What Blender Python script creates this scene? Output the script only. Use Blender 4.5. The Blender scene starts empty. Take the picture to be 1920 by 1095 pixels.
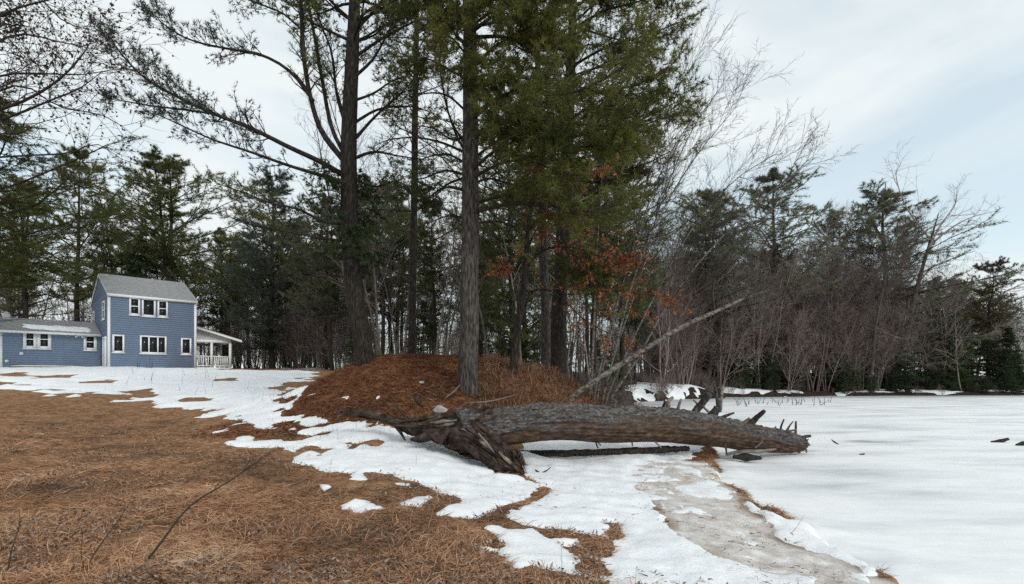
import bpy, math, random
import numpy as np

# ------------------------------------------------------------------ camera, light, sky
sc = bpy.context.scene
EYE = 2.0            # eye height above the pond ice (z = 0)
HORIZ = 712.0        # photo row of the horizon
FPX = 1000.0         # focal length in photo pixels (photo is 1920 wide)
cd = bpy.data.cameras.new('camera')
cam = bpy.data.objects.new('camera', cd)
sc.collection.objects.link(cam)
cam.location = (0, 0, EYE)
cam.rotation_euler = (math.radians(90), 0, 0)
cd.sensor_width = 36.0
cd.lens = 36.0 * FPX / 1920.0
cd.shift_y = (HORIZ - 547.5) / 1920.0
cd.clip_start = 0.05
cd.clip_end = 2000.0
sc.camera = cam

SUN_EL, SUN_AZ = math.radians(36), math.radians(140)     # azimuth clockwise from +y
world = bpy.data.worlds.new('World')
sc.world = world
world.use_nodes = True
wn, wl = world.node_tree.nodes, world.node_tree.links
wn.clear()
w_out = wn.new('ShaderNodeOutputWorld')
w_bg = wn.new('ShaderNodeBackground')
w_bg.inputs['Strength'].default_value = 0.1
w_sky = wn.new('ShaderNodeTexSky')
w_sky.sky_type = 'NISHITA'
w_sky.sun_disc = False
w_sky.sun_elevation = SUN_EL
w_sky.sun_rotation = SUN_AZ
w_tc = wn.new('ShaderNodeTexCoord')
w_map = wn.new('ShaderNodeMapping')
w_map.inputs['Scale'].default_value = (1.0, 1.0, 2.6)
w_map.inputs['Location'].default_value = (0.35, 0.1, 0.2)
w_n1 = wn.new('ShaderNodeTexNoise')
w_n1.inputs['Scale'].default_value = 2.1
w_n1.inputs['Detail'].default_value = 5.0
w_n1.inputs['Roughness'].default_value = 0.5
w_n1.inputs['Distortion'].default_value = 0.35
w_r = wn.new('ShaderNodeValToRGB')
w_r.color_ramp.elements[0].position = 0.38
w_r.color_ramp.elements[0].color = (0.62, 0.62, 0.62, 1)
w_r.color_ramp.elements[1].position = 0.56
w_r.color_ramp.elements[1].color = (1, 1, 1, 1)
w_mix = wn.new('ShaderNodeMix')
w_mix.data_type = 'RGBA'
w_mix.inputs[7].default_value = (8.75, 9.35, 9.45, 1)
wl.new(w_tc.outputs['Generated'], w_map.inputs['Vector'])
wl.new(w_map.outputs['Vector'], w_n1.inputs['Vector'])
wl.new(w_n1.outputs['Fac'], w_r.inputs['Fac'])
wl.new(w_r.outputs['Color'], w_mix.inputs[0])
w_sc = wn.new('ShaderNodeVectorMath')
w_sc.operation = 'MULTIPLY'
w_sc.inputs[1].default_value = (1.75, 2.15, 1.95)
wl.new(w_sky.outputs['Color'], w_sc.inputs[0])
wl.new(w_sc.outputs[0], w_mix.inputs[6])
wl.new(w_mix.outputs[2], w_bg.inputs['Color'])
wl.new(w_bg.outputs['Background'], w_out.inputs['Surface'])

sd = bpy.data.lights.new('sun', 'SUN')
sun = bpy.data.objects.new('sun', sd)
sc.collection.objects.link(sun)
sd.energy = 1.4
sd.angle = math.radians(18)
sd.color = (1.0, 0.96, 0.9)
sun.rotation_euler = (math.pi / 2 - SUN_EL, 0, math.pi - SUN_AZ)
sun.location = (0, 0, 60)

sc.view_settings.view_transform = 'Standard'
sc.view_settings.look = 'None'
sc.view_settings.exposure = 0.0
sc.view_settings.gamma = 1.0
sc.view_settings.use_curve_mapping = False
sc.render.engine = 'CYCLES'
sc.cycles.max_bounces = 6
sc.cycles.diffuse_bounces = 3
sc.cycles.glossy_bounces = 2
sc.cycles.transmission_bounces = 3
sc.cycles.transparent_max_bounces = 4
sc.cycles.use_denoising = False

# ------------------------------------------------------------------ helpers
COL = sc.collection
R = np.random.default_rng(11)


def nrm(v):
    return v / np.maximum(np.linalg.norm(v, axis=-1, keepdims=True), 1e-9)


def P(u, v, Y):
    """world point of a photo pixel at depth Y"""
    return np.array([(u - 960.0) / FPX * Y, Y, EYE + (HORIZ - v) / FPX * Y])


class Geo:
    def __init__(self):
        self.v, self.f, self.n, self.a = [], [], 0, []

    def add(self, verts, faces, attr=None):
        verts = np.asarray(verts, dtype=np.float32).reshape(-1, 3)
        for f in (faces if isinstance(faces, list) else [faces]):
            f = np.asarray(f, dtype=np.int64)
            if len(f):
                self.f.append(f + self.n)
        self.v.append(verts)
        self.a.append(np.zeros(len(verts), np.float32) if attr is None else np.broadcast_to(np.asarray(attr, np.float32), (len(verts),)))
        self.n += len(verts)
        return self

    def box(self, x0, y0, z0, x1, y1, z1):
        v = [(x, y, z) for x in (x0, x1) for y in (y0, y1) for z in (z0, z1)]
        f = [(0, 1, 3, 2), (4, 6, 7, 5), (0, 4, 5, 1), (2, 3, 7, 6), (0, 2, 6, 4), (1, 5, 7, 3)]
        return self.add(v, np.array(f))

    def prism(self, poly, y0, y1, axis=1):
        """extrude a 2-d outline (x,z) along y (axis 1), or (y,z) along x (axis 0)"""
        n = len(poly)
        mk = (lambda p, t: (p[0], t, p[1])) if axis == 1 else (lambda p, t: (t, p[0], p[1]))
        v = [mk(p, y0) for p in poly] + [mk(p, y1) for p in poly]
        q = np.array([(i, (i + 1) % n, n + (i + 1) % n, n + i) for i in range(n)])
        return self.add(v, [q, np.array([list(range(n))]), np.array([list(range(n, 2 * n))])])

    def mesh(self, name, mat, smooth=False, attr='tint', shift=None):
        me = bpy.data.meshes.new(name)
        v = np.concatenate(self.v) if self.v else np.zeros((0, 3), np.float32)
        if shift is not None:
            v = v - np.asarray(shift, np.float32)
        me.vertices.add(len(v))
        me.vertices.foreach_set('co', v.ravel())
        loops, starts, tot = [], [], 0
        for f in self.f:
            loops.append(f.ravel())
            starts.append(tot + np.arange(len(f)) * f.shape[1])
            tot += f.size
        if tot:
            loops = np.concatenate(loops).astype(np.int32)
            starts = np.concatenate(starts).astype(np.int32)
            me.loops.add(tot)
            me.loops.foreach_set('vertex_index', loops)
            me.polygons.add(len(starts))
            me.polygons.foreach_set('loop_start', starts)
            if smooth:
                me.polygons.foreach_set('use_smooth', np.ones(len(starts), dtype=bool))
        if attr:
            at = me.attributes.new(attr, 'FLOAT', 'POINT')
            at.data.foreach_set('value', np.concatenate(self.a).astype(np.float32))
        me.update(calc_edges=True)
        me.materials.append(mat)
        return me


def link(name, me, parent=None, **props):
    o = bpy.data.objects.new(name, me)
    COL.objects.link(o)
    if parent is not None:
        o.parent = parent
    for k, val in props.items():
        o[k] = val
    return o


def thing(name, label, cat, loc=(0, 0, 0), rz=0.0, group=None):
    o = bpy.data.objects.new(name, None)
    COL.objects.link(o)
    o.empty_display_size = 0.2
    o.location = loc
    o.rotation_euler = (0, 0, rz)
    o['label'] = label
    o['category'] = cat
    if group:
        o['group'] = group
    return o


# ---- numpy value noise
_T = np.random.default_rng(5).random((64, 64, 64)).astype(np.float32)


def vnoise(x, y, z=None):
    z = np.zeros_like(x) if z is None else z
    xi, yi, zi = np.floor(x).astype(np.int64), np.floor(y).astype(np.int64), np.floor(z).astype(np.int64)
    fx, fy, fz = x - xi, y - yi, z - zi
    fx, fy, fz = [t * t * (3 - 2 * t) for t in (fx, fy, fz)]
    r = 0
    for dx in (0, 1):
        wx = fx if dx else 1 - fx
        for dy in (0, 1):
            wy = fy if dy else 1 - fy
            for dz in (0, 1):
                wz = fz if dz else 1 - fz
                r = r + wx * wy * wz * _T[(xi + dx) & 63, (yi + dy) & 63, (zi + dz) & 63]
    return r * 2 - 1


def fbm(x, y, z=None, o=4):
    r, a = 0, 1.0
    for i in range(o):
        k = 2.03 ** i
        r = r + a * vnoise(x * k + 7.3 * i, y * k + 3.1 * i, None if z is None else z * k)
        a *= 0.5
    return r


def sstep(a, b, x):
    t = np.clip((x - a) / (b - a), 0, 1)
    return t * t * (3 - 2 * t)


def polysd(x, y, poly):
    """signed distance to a closed polygon, positive inside"""
    poly = np.asarray(poly, float)
    d = np.full(x.shape, 1e9)
    inside = np.zeros(x.shape, bool)
    n = len(poly)
    for i in range(n):
        ax, ay = poly[i]
        bx, by = poly[(i + 1) % n]
        ex, ey = bx - ax, by - ay
        L = ex * ex + ey * ey + 1e-12
        t = np.clip(((x - ax) * ex + (y - ay) * ey) / L, 0, 1)
        d = np.minimum(d, (x - ax - t * ex) ** 2 + (y - ay - t * ey) ** 2)
        if abs(ey) > 1e-9:
            c = (ay > y) != (by > y)
            inside ^= c & (x < ex * (y - ay) / ey + ax)
    d = np.sqrt(d)
    return np.where(inside, d, -d)


# ---- tubes
def tubes(geo, Pn, Rn, sides=3, attr=None):
    """Pn (B,N,3), Rn (B,N): B tapered tubes"""
    Pn = np.asarray(Pn, float)
    Rn = np.asarray(Rn, float)
    if Pn.ndim == 2:
        Pn, Rn = Pn[None], Rn[None]
    B, N, _ = Pn.shape
    if B == 0:
        return
    T = nrm(np.gradient(Pn, axis=1))
    ref = np.where((np.abs(T[:, :1, 2:3]) < 0.85), np.array([0, 0, 1.0]), np.array([1.0, 0, 0]))
    U = nrm(np.cross(T, np.broadcast_to(ref, T.shape)))
    V = np.cross(T, U)
    a = np.arange(sides) * 2 * np.pi / sides
    ring = Pn[:, :, None] + Rn[:, :, None, None] * (np.cos(a)[:, None] * U[:, :, None] + np.sin(a)[:, None] * V[:, :, None])
    idx = np.arange(B * N * sides).reshape(B, N, sides)
    q = np.stack([idx[:, :-1], np.roll(idx, -1, 2)[:, :-1], np.roll(idx, -1, 2)[:, 1:], idx[:, 1:]], -1).reshape(-1, 4)
    at = None
    if attr is not None:
        at = np.broadcast_to(np.asarray(attr, float).reshape(B, -1, 1), (B, N, sides)).ravel() if np.ndim(attr) else attr
    faces = [q]
    if sides >= 5:
        faces.append(idx[:, -1])
    geo.add(ring.reshape(-1, 3), faces, at)


def spawn(Pn, Rn, rng, n, tr=(0.2, 1.0), ang=(35, 60), lr=(0.3, 0.6), rr=0.5, N=5, wig=0.15, up=0.0, flat=0.0, shape=0.5, end=0.3, rmin=0.0, Lfix=None):
    B, NP, _ = Pn.shape
    t = tr[0] + (tr[1] - tr[0]) * (np.arange(n) + rng.random((B, n))) / n
    k = np.clip(t * (NP - 1), 0, NP - 1.001)
    i = k.astype(int)
    f = (k - i)[..., None]
    bi = np.arange(B)[:, None]
    p0 = Pn[bi, i] * (1 - f) + Pn[bi, i + 1] * f
    tan = nrm(Pn[bi, i + 1] - Pn[bi, i])
    r0 = Rn[bi, i] * (1 - f[..., 0]) + Rn[bi, i + 1] * f[..., 0]
    a = rng.normal(size=(B, n, 3))
    a[..., 2] *= (1 - flat)
    perp = a - (a * tan).sum(-1, keepdims=True) * tan
    perp[..., 2] *= (1 - flat * 0.7)
    perp = nrm(perp)
    th = np.radians(rng.uniform(ang[0], ang[1], (B, n, 1)))
    d = np.cos(th) * tan + np.sin(th) * perp
    PL = np.linalg.norm(np.diff(Pn, axis=1), axis=-1).sum(1)[:, None]
    L = (PL if Lfix is None else Lfix) * rng.uniform(lr[0], lr[1], (B, n)) * (1 - shape * t)
    out = np.zeros((B, n, N, 3))
    out[..., 0, :] = p0
    for j in range(1, N):
        d = d + wig * rng.normal(size=d.shape)
        d[..., 2] += up
        d = nrm(d)
        out[..., j, :] = out[..., j - 1, :] + d * (L / (N - 1))[..., None]
    rad = np.maximum(r0 * rr, rmin)[..., None] * np.linspace(1, end, N)
    return out.reshape(B * n, N, 3), rad.reshape(B * n, N)


def tufts(geo, Pn, rng, per=3, t0=0.4, n=7, L=0.14, w=0.012, spread=0.7, droop=0.0, tip=True):
    """needle tufts along twigs Pn (B,N,3)"""
    B, N, _ = Pn.shape
    t = t0 + (1 - t0) * (np.arange(per) + rng.random((B, per))) / per
    if tip:
        t[:, -1] = 0.999
    k = np.clip(t * (N - 1), 0, N - 1.001)
    i = k.astype(int)
    f = (k - i)[..., None]
    bi = np.arange(B)[:, None]
    p = (Pn[bi, i] * (1 - f) + Pn[bi, i + 1] * f).reshape(-1, 1, 3)
    d = nrm(Pn[bi, i + 1] - Pn[bi, i]).reshape(-1, 1, 3)
    M = len(p)
    dd = d + spread * rng.normal(size=(M, n, 3))
    dd[..., 2] -= droop
    dd = nrm(dd)
    side = nrm(np.cross(dd, rng.normal(size=(M, n, 3)))) * (w / 2)
    LL = L * rng.uniform(0.65, 1.2, (M, n, 1))
    tri = np.stack([p + side, p - side, p + dd * LL], 2)
    tint = np.broadcast_to((rng.random((M, 1)) * 0.6 + rng.random((M, n)) * 0.4)[..., None], (M, n, 3))
    geo.add(tri.reshape(-1, 3), np.arange(M * n * 3).reshape(-1, 3), tint.ravel())


def leaves(geo, p, rng, L=0.08, w=0.05):
    M = len(p)
    d = rng.normal(size=(M, 3))
    d[:, 2] -= 0.6
    d = nrm(d)
    s = nrm(np.cross(d, rng.normal(size=(M, 3)))) * (w / 2)
    l = L * rng.uniform(0.6, 1.3, (M, 1))
    v = np.stack([p, p + d * l * 0.5 + s, p + d * l, p + d * l * 0.5 - s], 1)
    geo.add(v.reshape(-1, 3), np.arange(M * 4).reshape(-1, 4), np.repeat(rng.random(M), 4))


def polyline(pts, N):
    pts = np.asarray(pts, float)
    n = len(pts)
    # catmull-rom resampled
    ex = np.vstack([2 * pts[0] - pts[1], pts, 2 * pts[-1] - pts[-2]])
    t = np.linspace(0, n - 1 - 1e-6, N)
    i = t.astype(int)
    f = (t - i)[:, None]
    a, b, c, d = ex[i], ex[i + 1], ex[i + 2], ex[i + 3]
    return 0.5 * (2 * b + (c - a) * f + (2 * a - 5 * b + 4 * c - d) * f ** 2 + (3 * b - a - 3 * c + d) * f ** 3)


# ------------------------------------------------------------------ materials
def new_mat(name):
    m = bpy.data.materials.new(name)
    m.use_nodes = True
    nt = m.node_tree
    nt.nodes.clear()
    out = nt.nodes.new('ShaderNodeOutputMaterial')
    b = nt.nodes.new('ShaderNodeBsdfPrincipled')
    nt.links.new(b.outputs[0], out.inputs['Surface'])
    return m, nt.nodes, nt.links, b


def ramp(nodes, cols):
    r = nodes.new('ShaderNodeValToRGB')
    e = r.color_ramp.elements
    while len(e) < len(cols):
        e.new(0.5)
    for k, (p, c) in enumerate(cols):
        e[k].position = p
        e[k].color = (*c, 1)
    return r


def noise_node(nodes, links, scale, detail=4, rough=0.55, coord='Object', stretch=None):
    tc = nodes.new('ShaderNodeTexCoord')
    n = nodes.new('ShaderNodeTexNoise')
    n.inputs['Scale'].default_value = scale
    n.inputs['Detail'].default_value = detail
    n.inputs['Roughness'].default_value = rough
    if stretch:
        mp = nodes.new('ShaderNodeMapping')
        mp.inputs['Scale'].default_value = stretch
        links.new(tc.outputs[coord], mp.inputs['Vector'])
        links.new(mp.outputs['Vector'], n.inputs['Vector'])
    else:
        links.new(tc.outputs[coord], n.inputs['Vector'])
    return n


def mat_noise(name, cols, scale=3.0, detail=5, rough=0.8, bump=0.0, bscale=None, bdist=0.02, stretch=None, attr=None, attr_w=0.5, rand=0.0, spec=0.2, coord='Object'):
    m, N, L, b = new_mat(name)
    n = noise_node(N, L, scale, detail, coord=coord, stretch=stretch)
    fac = n.outputs['Fac']
    if attr:
        at = N.new('ShaderNodeAttribute')
        at.attribute_name = attr
        mx = N.new('ShaderNodeMix')
        mx.inputs[0].default_value = attr_w
        L.new(fac, mx.inputs[2])
        L.new(at.outputs['Fac'], mx.inputs[3])
        fac = mx.outputs[0]
    if rand:
        oi = N.new('ShaderNodeObjectInfo')
        ma = N.new('ShaderNodeMath')
        ma.operation = 'MULTIPLY_ADD'
        ma.inputs[1].default_value = rand
        L.new(oi.outputs['Random'], ma.inputs[0])
        L.new(fac, ma.inputs[2])
        sb = N.new('ShaderNodeMath')
        sb.operation = 'SUBTRACT'
        sb.inputs[1].default_value = rand / 2
        L.new(ma.outputs[0], sb.inputs[0])
        fac = sb.outputs[0]
    r = ramp(N, cols)
    L.new(fac, r.inputs['Fac'])
    L.new(r.outputs['Color'], b.inputs['Base Color'])
    b.inputs['Roughness'].default_value = rough
    b.inputs['Specular IOR Level'].default_value = spec
    if bump:
        n2 = noise_node(N, L, bscale or scale * 4, 6, 0.6, coord=coord, stretch=stretch)
        bp = N.new('ShaderNodeBump')
        bp.inputs['Strength'].default_value = bump
        bp.inputs['Distance'].default_value = bdist
        L.new(n2.outputs['Fac'], bp.inputs['Height'])
        L.new(bp.outputs['Normal'], b.inputs['Normal'])
    return m


def mat_foliage(name, cols, scale=0.7, rand=0.35, trans=0.25):
    m = mat_noise(name, cols, scale=scale, detail=2, rough=0.65, attr='tint', attr_w=0.5, rand=rand, spec=0.15)
    nt = m.node_tree
    N, L = nt.nodes, nt.links
    b = [n for n in N if n.type == 'BSDF_PRINCIPLED'][0]
    col = b.inputs['Base Color'].links[0].from_socket
    out = [n for n in N if n.type == 'OUTPUT_MATERIAL'][0]
    t = N.new('ShaderNodeBsdfTranslucent')
    L.new(col, t.inputs['Color'])
    mx = N.new('ShaderNodeMixShader')
    mx.inputs[0].default_value = trans
    L.new(b.outputs[0], mx.inputs[1])
    L.new(t.outputs[0], mx.inputs[2])
    L.new(mx.outputs[0], out.inputs['Surface'])
    return m


M = {}
M['pine'] = mat_foliage('pine_needles', [(0.22, (0.062, 0.072, 0.030)), (0.48, (0.130, 0.142, 0.054)), (0.78, (0.210, 0.212, 0.084))], trans=.4)
M['pine_dark'] = mat_foliage('dark_needles', [(0.2, (0.034, 0.050, 0.025)), (0.5, (0.066, 0.090, 0.041)), (0.8, (0.105, 0.130, 0.058))], trans=.35)
M['pine_green'] = mat_foliage('fresh_needles', [(0.22, (0.044, 0.050, 0.014)), (0.48, (0.104, 0.112, 0.030)), (0.78, (0.190, 0.184, 0.056))], trans=.35)
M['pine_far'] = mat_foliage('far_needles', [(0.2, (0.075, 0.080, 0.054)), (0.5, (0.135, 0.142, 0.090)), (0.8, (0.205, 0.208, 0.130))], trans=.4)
M['pine_brown'] = mat_foliage('browned_needles', [(0.2, (0.07, 0.06, 0.035)), (0.5, (0.135, 0.105, 0.06)), (0.8, (0.21, 0.155, 0.085))])
M['pine_grey'] = mat_foliage('silvery_needles', [(0.2, (0.035, 0.045, 0.038)), (0.5, (0.065, 0.08, 0.065)), (0.8, (0.10, 0.118, 0.092))])
M['oakleaf'] = mat_foliage('dry_oak_leaves', [(0.2, (0.13, 0.045, 0.022)), (0.5, (0.28, 0.105, 0.048)), (0.8, (0.42, 0.19, 0.095))], trans=0.3)
M['budleaf'] = mat_foliage('withered_leaves', [(0.2, (0.03, 0.022, 0.018)), (0.8, (0.08, 0.055, 0.04))], trans=0.1)
M['bark_dark'] = mat_noise('dark_bark', [(0.36, (0.012, 0.009, 0.007)), (0.54, (0.036, 0.028, 0.023)), (0.68, (0.070, 0.058, 0.050))], scale=17, stretch=(1.6, 1.6, 0.35), bump=0.9, bscale=14, bdist=0.04)
M['bark_grey'] = mat_noise('grey_bark', [(0.36, (0.020, 0.016, 0.014)), (0.52, (0.066, 0.055, 0.050)), (0.68, (0.135, 0.117, 0.107))], scale=17, stretch=(1.6, 1.6, 0.3), bump=0.9, bscale=14, bdist=0.04)
M['bark_wood'] = mat_noise('wood_bark', [(0.3, (0.085, 0.070, 0.060)), (0.55, (0.165, 0.140, 0.122)), (0.8, (0.29, 0.26, 0.23))], scale=2.5, rand=0.6)
M['twig'] = mat_noise('twigs', [(0.25, (0.105, 0.080, 0.073)), (0.75, (0.290, 0.230, 0.212))], scale=1.5, rand=0.6)
M['twig_dark'] = mat_noise('dark_twigs', [(0.3, (0.025, 0.020, 0.018)), (0.7, (0.065, 0.052, 0.046))], scale=2.0)
M['birchtwig'] = mat_noise('birch_twigs', [(0.3, (0.024, 0.018, 0.016)), (0.7, (0.062, 0.047, 0.042))], scale=2)
M['birch'] = mat_noise('birch_bark', [(0.36, (0.035, 0.028, 0.024)), (0.47, (0.13, 0.112, 0.097)), (0.70, (0.28, 0.255, 0.225))], scale=9, stretch=(1, 1, 1.6), bump=0.3)
M['snow'] = mat_noise('snow', [(0.3, (0.78, 0.80, 0.83)), (0.7, (0.88, 0.89, 0.90))], scale=2.0, rough=0.55, bump=0.55, bscale=26, bdist=0.03, spec=0.3)
M['deadgrass'] = mat_noise('dead_grass', [(0.08, (0.075, 0.045, 0.031)), (0.30, (0.20, 0.125, 0.082)), (0.52, (0.40, 0.210, 0.118)), (0.74, (0.50, 0.295, 0.172)), (0.97, (0.64, 0.49, 0.34))], scale=0.9, attr='tint', attr_w=0.75)
M['needlelitter'] = mat_noise('needle_litter', [(0.1, (0.065, 0.027, 0.014)), (0.42, (0.18, 0.072, 0.034)), (0.66, (0.27, 0.125, 0.064)), (0.95, (0.42, 0.27, 0.165))], scale=1.2, attr='tint', attr_w=0.6)
M['deadleaf'] = mat_noise('dead_leaf', [(0.1, (0.06, 0.038, 0.026)), (0.5, (0.19, 0.125, 0.09)), (0.95, (0.38, 0.30, 0.24))], scale=2, attr='tint', attr_w=0.8)
M['stalk'] = mat_noise('dry_stalk', [(0.3, (0.045, 0.022, 0.018)), (0.7, (0.11, 0.055, 0.042))], scale=3)
M['straw'] = mat_noise('straw', [(0.3, (0.26, 0.17, 0.09)), (0.7, (0.46, 0.34, 0.2))], scale=3)
M['stone'] = mat_noise('stone', [(0.3, (0.22, 0.21, 0.20)), (0.7, (0.45, 0.44, 0.43))], scale=8, bump=0.4)
M['driftwood'] = mat_noise('driftwood', [(0.3, (0.10, 0.08, 0.065)), (0.7, (0.27, 0.235, 0.20))], scale=4, stretch=(1, 1, 4), bump=0.4, bscale=20)
M['rootwood'] = mat_noise('root_wood', [(0.34, (0.012, 0.008, 0.006)), (0.50, (0.052, 0.035, 0.026)), (0.62, (0.095, 0.070, 0.054)), (0.74, (0.21, 0.17, 0.14))], scale=6, detail=8, bump=1.0, bscale=22, bdist=0.04)

# fallen log: furrowed grey bark above, bare brown wood below ("tint" = 1 on bark)
m, N, L, b = new_mat('log_surface')
at = N.new('ShaderNodeAttribute'); at.attribute_name = 'tint'
n1 = noise_node(N, L, 21, 8, 0.65, stretch=(1, 1, 1))
mp_ = [k for k in N if k.type == 'MAPPING'][-1]
mp_.inputs['Rotation'].default_value = (0, 0, math.radians(-32))
mp_.inputs['Scale'].default_value = (0.42, 1.0, 1.0)
n1.inputs['Distortion'].default_value = 0.6
r1 = ramp(N, [(0.36, (0.018, 0.016, 0.015)), (0.50, (0.085, 0.080, 0.078)), (0.66, (0.20, 0.192, 0.19))])
n2 = noise_node(N, L, 4.5, 8, 0.65, stretch=(1.1, 1.1, 4))
r2 = ramp(N, [(0.34, (0.022, 0.014, 0.010)), (0.5, (0.065, 0.040, 0.027)), (0.70, (0.17, 0.105, 0.068))])
mx = N.new('ShaderNodeMix'); mx.data_type = 'RGBA'
L.new(n1.outputs['Fac'], r1.inputs['Fac']); L.new(n2.outputs['Fac'], r2.inputs['Fac'])
L.new(at.outputs['Fac'], mx.inputs[0]); L.new(r2.outputs['Color'], mx.inputs[6]); L.new(r1.outputs['Color'], mx.inputs[7])
L.new(mx.outputs[2], b.inputs['Base Color'])
b.inputs['Roughness'].default_value = 0.85; b.inputs['Specular IOR Level'].default_value = 0.2
n3 = noise_node(N, L, 30, 6)
bp = N.new('ShaderNodeBump'); bp.inputs['Strength'].default_value = 0.6; bp.inputs['Distance'].default_value = 0.02
L.new(n3.outputs['Fac'], bp.inputs['Height']); L.new(bp.outputs['Normal'], b.inputs['Normal'])
M['log'] = m

# ground: dead grass, orange needle litter, sand, dark leaf mould and one painted hollow shade by point attributes
m, N, L, b = new_mat('ground')
def attr_fac(nm):
    a = N.new('ShaderNodeAttribute'); a.attribute_name = nm
    return a.outputs['Fac']
def zone(cols, scale, detail=6):
    n = noise_node(N, L, scale, detail, 0.65); r = ramp(N, cols)
    L.new(n.outputs['Fac'], r.inputs['Fac']); return r.outputs['Color']
def mixc(fac, a, c):
    x = N.new('ShaderNodeMix'); x.data_type = 'RGBA'
    L.new(fac, x.inputs[0]); L.new(a, x.inputs[6]); L.new(c, x.inputs[7]); return x.outputs[2]
c_grass = zone([(0.3, (0.11, 0.058, 0.032)), (0.5, (0.26, 0.140, 0.072)), (0.72, (0.42, 0.26, 0.15))], 4.5)
c_need = zone([(0.3, (0.06, 0.026, 0.013)), (0.5, (0.145, 0.062, 0.030)), (0.72, (0.25, 0.125, 0.065))], 5.0)
c_sand = zone([(0.34, (0.46, 0.41, 0.375)), (0.48, (0.60, 0.555, 0.52)), (0.58, (0.70, 0.665, 0.64)), (0.68, (0.85, 0.85, 0.85))], 5.0, 15)
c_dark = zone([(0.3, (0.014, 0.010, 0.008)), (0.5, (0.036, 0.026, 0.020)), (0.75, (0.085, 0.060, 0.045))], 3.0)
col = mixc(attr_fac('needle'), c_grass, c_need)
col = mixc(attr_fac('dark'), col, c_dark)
col = mixc(attr_fac('sand'), col, c_sand)
L.new(col, b.inputs['Base Color'])
b.inputs['Roughness'].default_value = 0.95; b.inputs['Specular IOR Level'].default_value = 0.1
n3 = noise_node(N, L, 22, 6, 0.7)
bp = N.new('ShaderNodeBump'); bp.inputs['Strength'].default_value = 0.7; bp.inputs['Distance'].default_value = 0.04
L.new(n3.outputs['Fac'], bp.inputs['Height']); L.new(bp.outputs['Normal'], b.inputs['Normal'])
M['ground'] = m

# pond ice: snow-dusted, streaked along x, thin dark wet ice in places, a dark reflection painted along the far shore
m, N, L, b = new_mat('ice')
n1 = noise_node(N, L, 0.5, 5, 0.6, stretch=(0.45, 1.3, 1))
r1 = ramp(N, [(0.30, (0.68, 0.705, 0.73)), (0.43, (0.80, 0.815, 0.83)), (0.55, (0.88, 0.888, 0.89))])
n2 = noise_node(N, L, 6.0, 6, 0.7, stretch=(0.4, 1.0, 1))
r2 = ramp(N, [(0.3, (0.93, 0.93, 0.93)), (0.6, (1, 1, 1))])
mu = N.new('ShaderNodeMix'); mu.data_type = 'RGBA'; mu.blend_type = 'MULTIPLY'; mu.inputs[0].default_value = 1
L.new(n1.outputs['Fac'], r1.inputs['Fac']); L.new(n2.outputs['Fac'], r2.inputs['Fac'])
L.new(r1.outputs['Color'], mu.inputs[6]); L.new(r2.outputs['Color'], mu.inputs[7])
at = N.new('ShaderNodeAttribute'); at.attribute_name = 'tint'
wet_reflect = N.new('ShaderNodeMix'); wet_reflect.data_type = 'RGBA'; wet_reflect.inputs[7].default_value = (0.22, 0.24, 0.25, 1)
L.new(at.outputs['Fac'], wet_reflect.inputs[0]); L.new(mu.outputs[2], wet_reflect.inputs[6])
L.new(wet_reflect.outputs[2], b.inputs['Base Color'])
rr = ramp(N, [(0.3, (0.32, 0.32, 0.32)), (0.55, (0.6, 0.6, 0.6))])
L.new(n1.outputs['Fac'], rr.inputs['Fac']); L.new(rr.outputs['Color'], b.inputs['Roughness'])
bp = N.new('ShaderNodeBump'); bp.inputs['Strength'].default_value = 0.15; bp.inputs['Distance'].default_value = 0.02
L.new(n2.outputs['Fac'], bp.inputs['Height']); L.new(bp.outputs['Normal'], b.inputs['Normal'])
M['ice'] = m

M['siding'] = mat_noise('blue_siding', [(0.3, (0.156, 0.208, 0.300)), (0.7, (0.180, 0.235, 0.332))], scale=1.2, rough=0.6)
M['white'] = mat_noise('white_paint', [(0.3, (0.74, 0.75, 0.77)), (0.7, (0.82, 0.83, 0.84))], scale=3, rough=0.5)
M['shingle'] = mat_noise('grey_shingles', [(0.3, (0.20, 0.205, 0.215)), (0.7, (0.36, 0.365, 0.375))], scale=7, detail=6, rough=0.9, bump=0.4)
M['soffit'] = mat_noise('grey_boards', [(0.3, (0.42, 0.44, 0.46)), (0.7, (0.54, 0.56, 0.58))], scale=3)
M['deck'] = mat_noise('weathered_boards', [(0.3, (0.20, 0.18, 0.16)), (0.7, (0.36, 0.33, 0.30))], scale=5)
M['foundation'] = mat_noise('concrete', [(0.3, (0.25, 0.25, 0.25)), (0.7, (0.38, 0.38, 0.37))], scale=5)
M['metal'] = mat_noise('grey_metal', [(0.3, (0.5, 0.51, 0.52)), (0.7, (0.62, 0.63, 0.64))], scale=4, rough=0.4)
M['screen'] = mat_noise('dark_screen', [(0.3, (0.02, 0.02, 0.02)), (0.7, (0.05, 0.05, 0.045))], scale=4, rough=0.7)
m, N, L, b = new_mat('window_glass')
b.inputs['Base Color'].default_value = (0.012, 0.014, 0.015, 1)
b.inputs['Roughness'].default_value = 0.06
n1 = noise_node(N, L, 0.8, 2)
bp = N.new('ShaderNodeBump'); bp.inputs['Strength'].default_value = 0.05
L.new(n1.outputs['Fac'], bp.inputs['Height']); L.new(bp.outputs['Normal'], b.inputs['Normal'])
b.inputs['Specular IOR Level'].default_value = 0.35
M['glass'] = m

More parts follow.
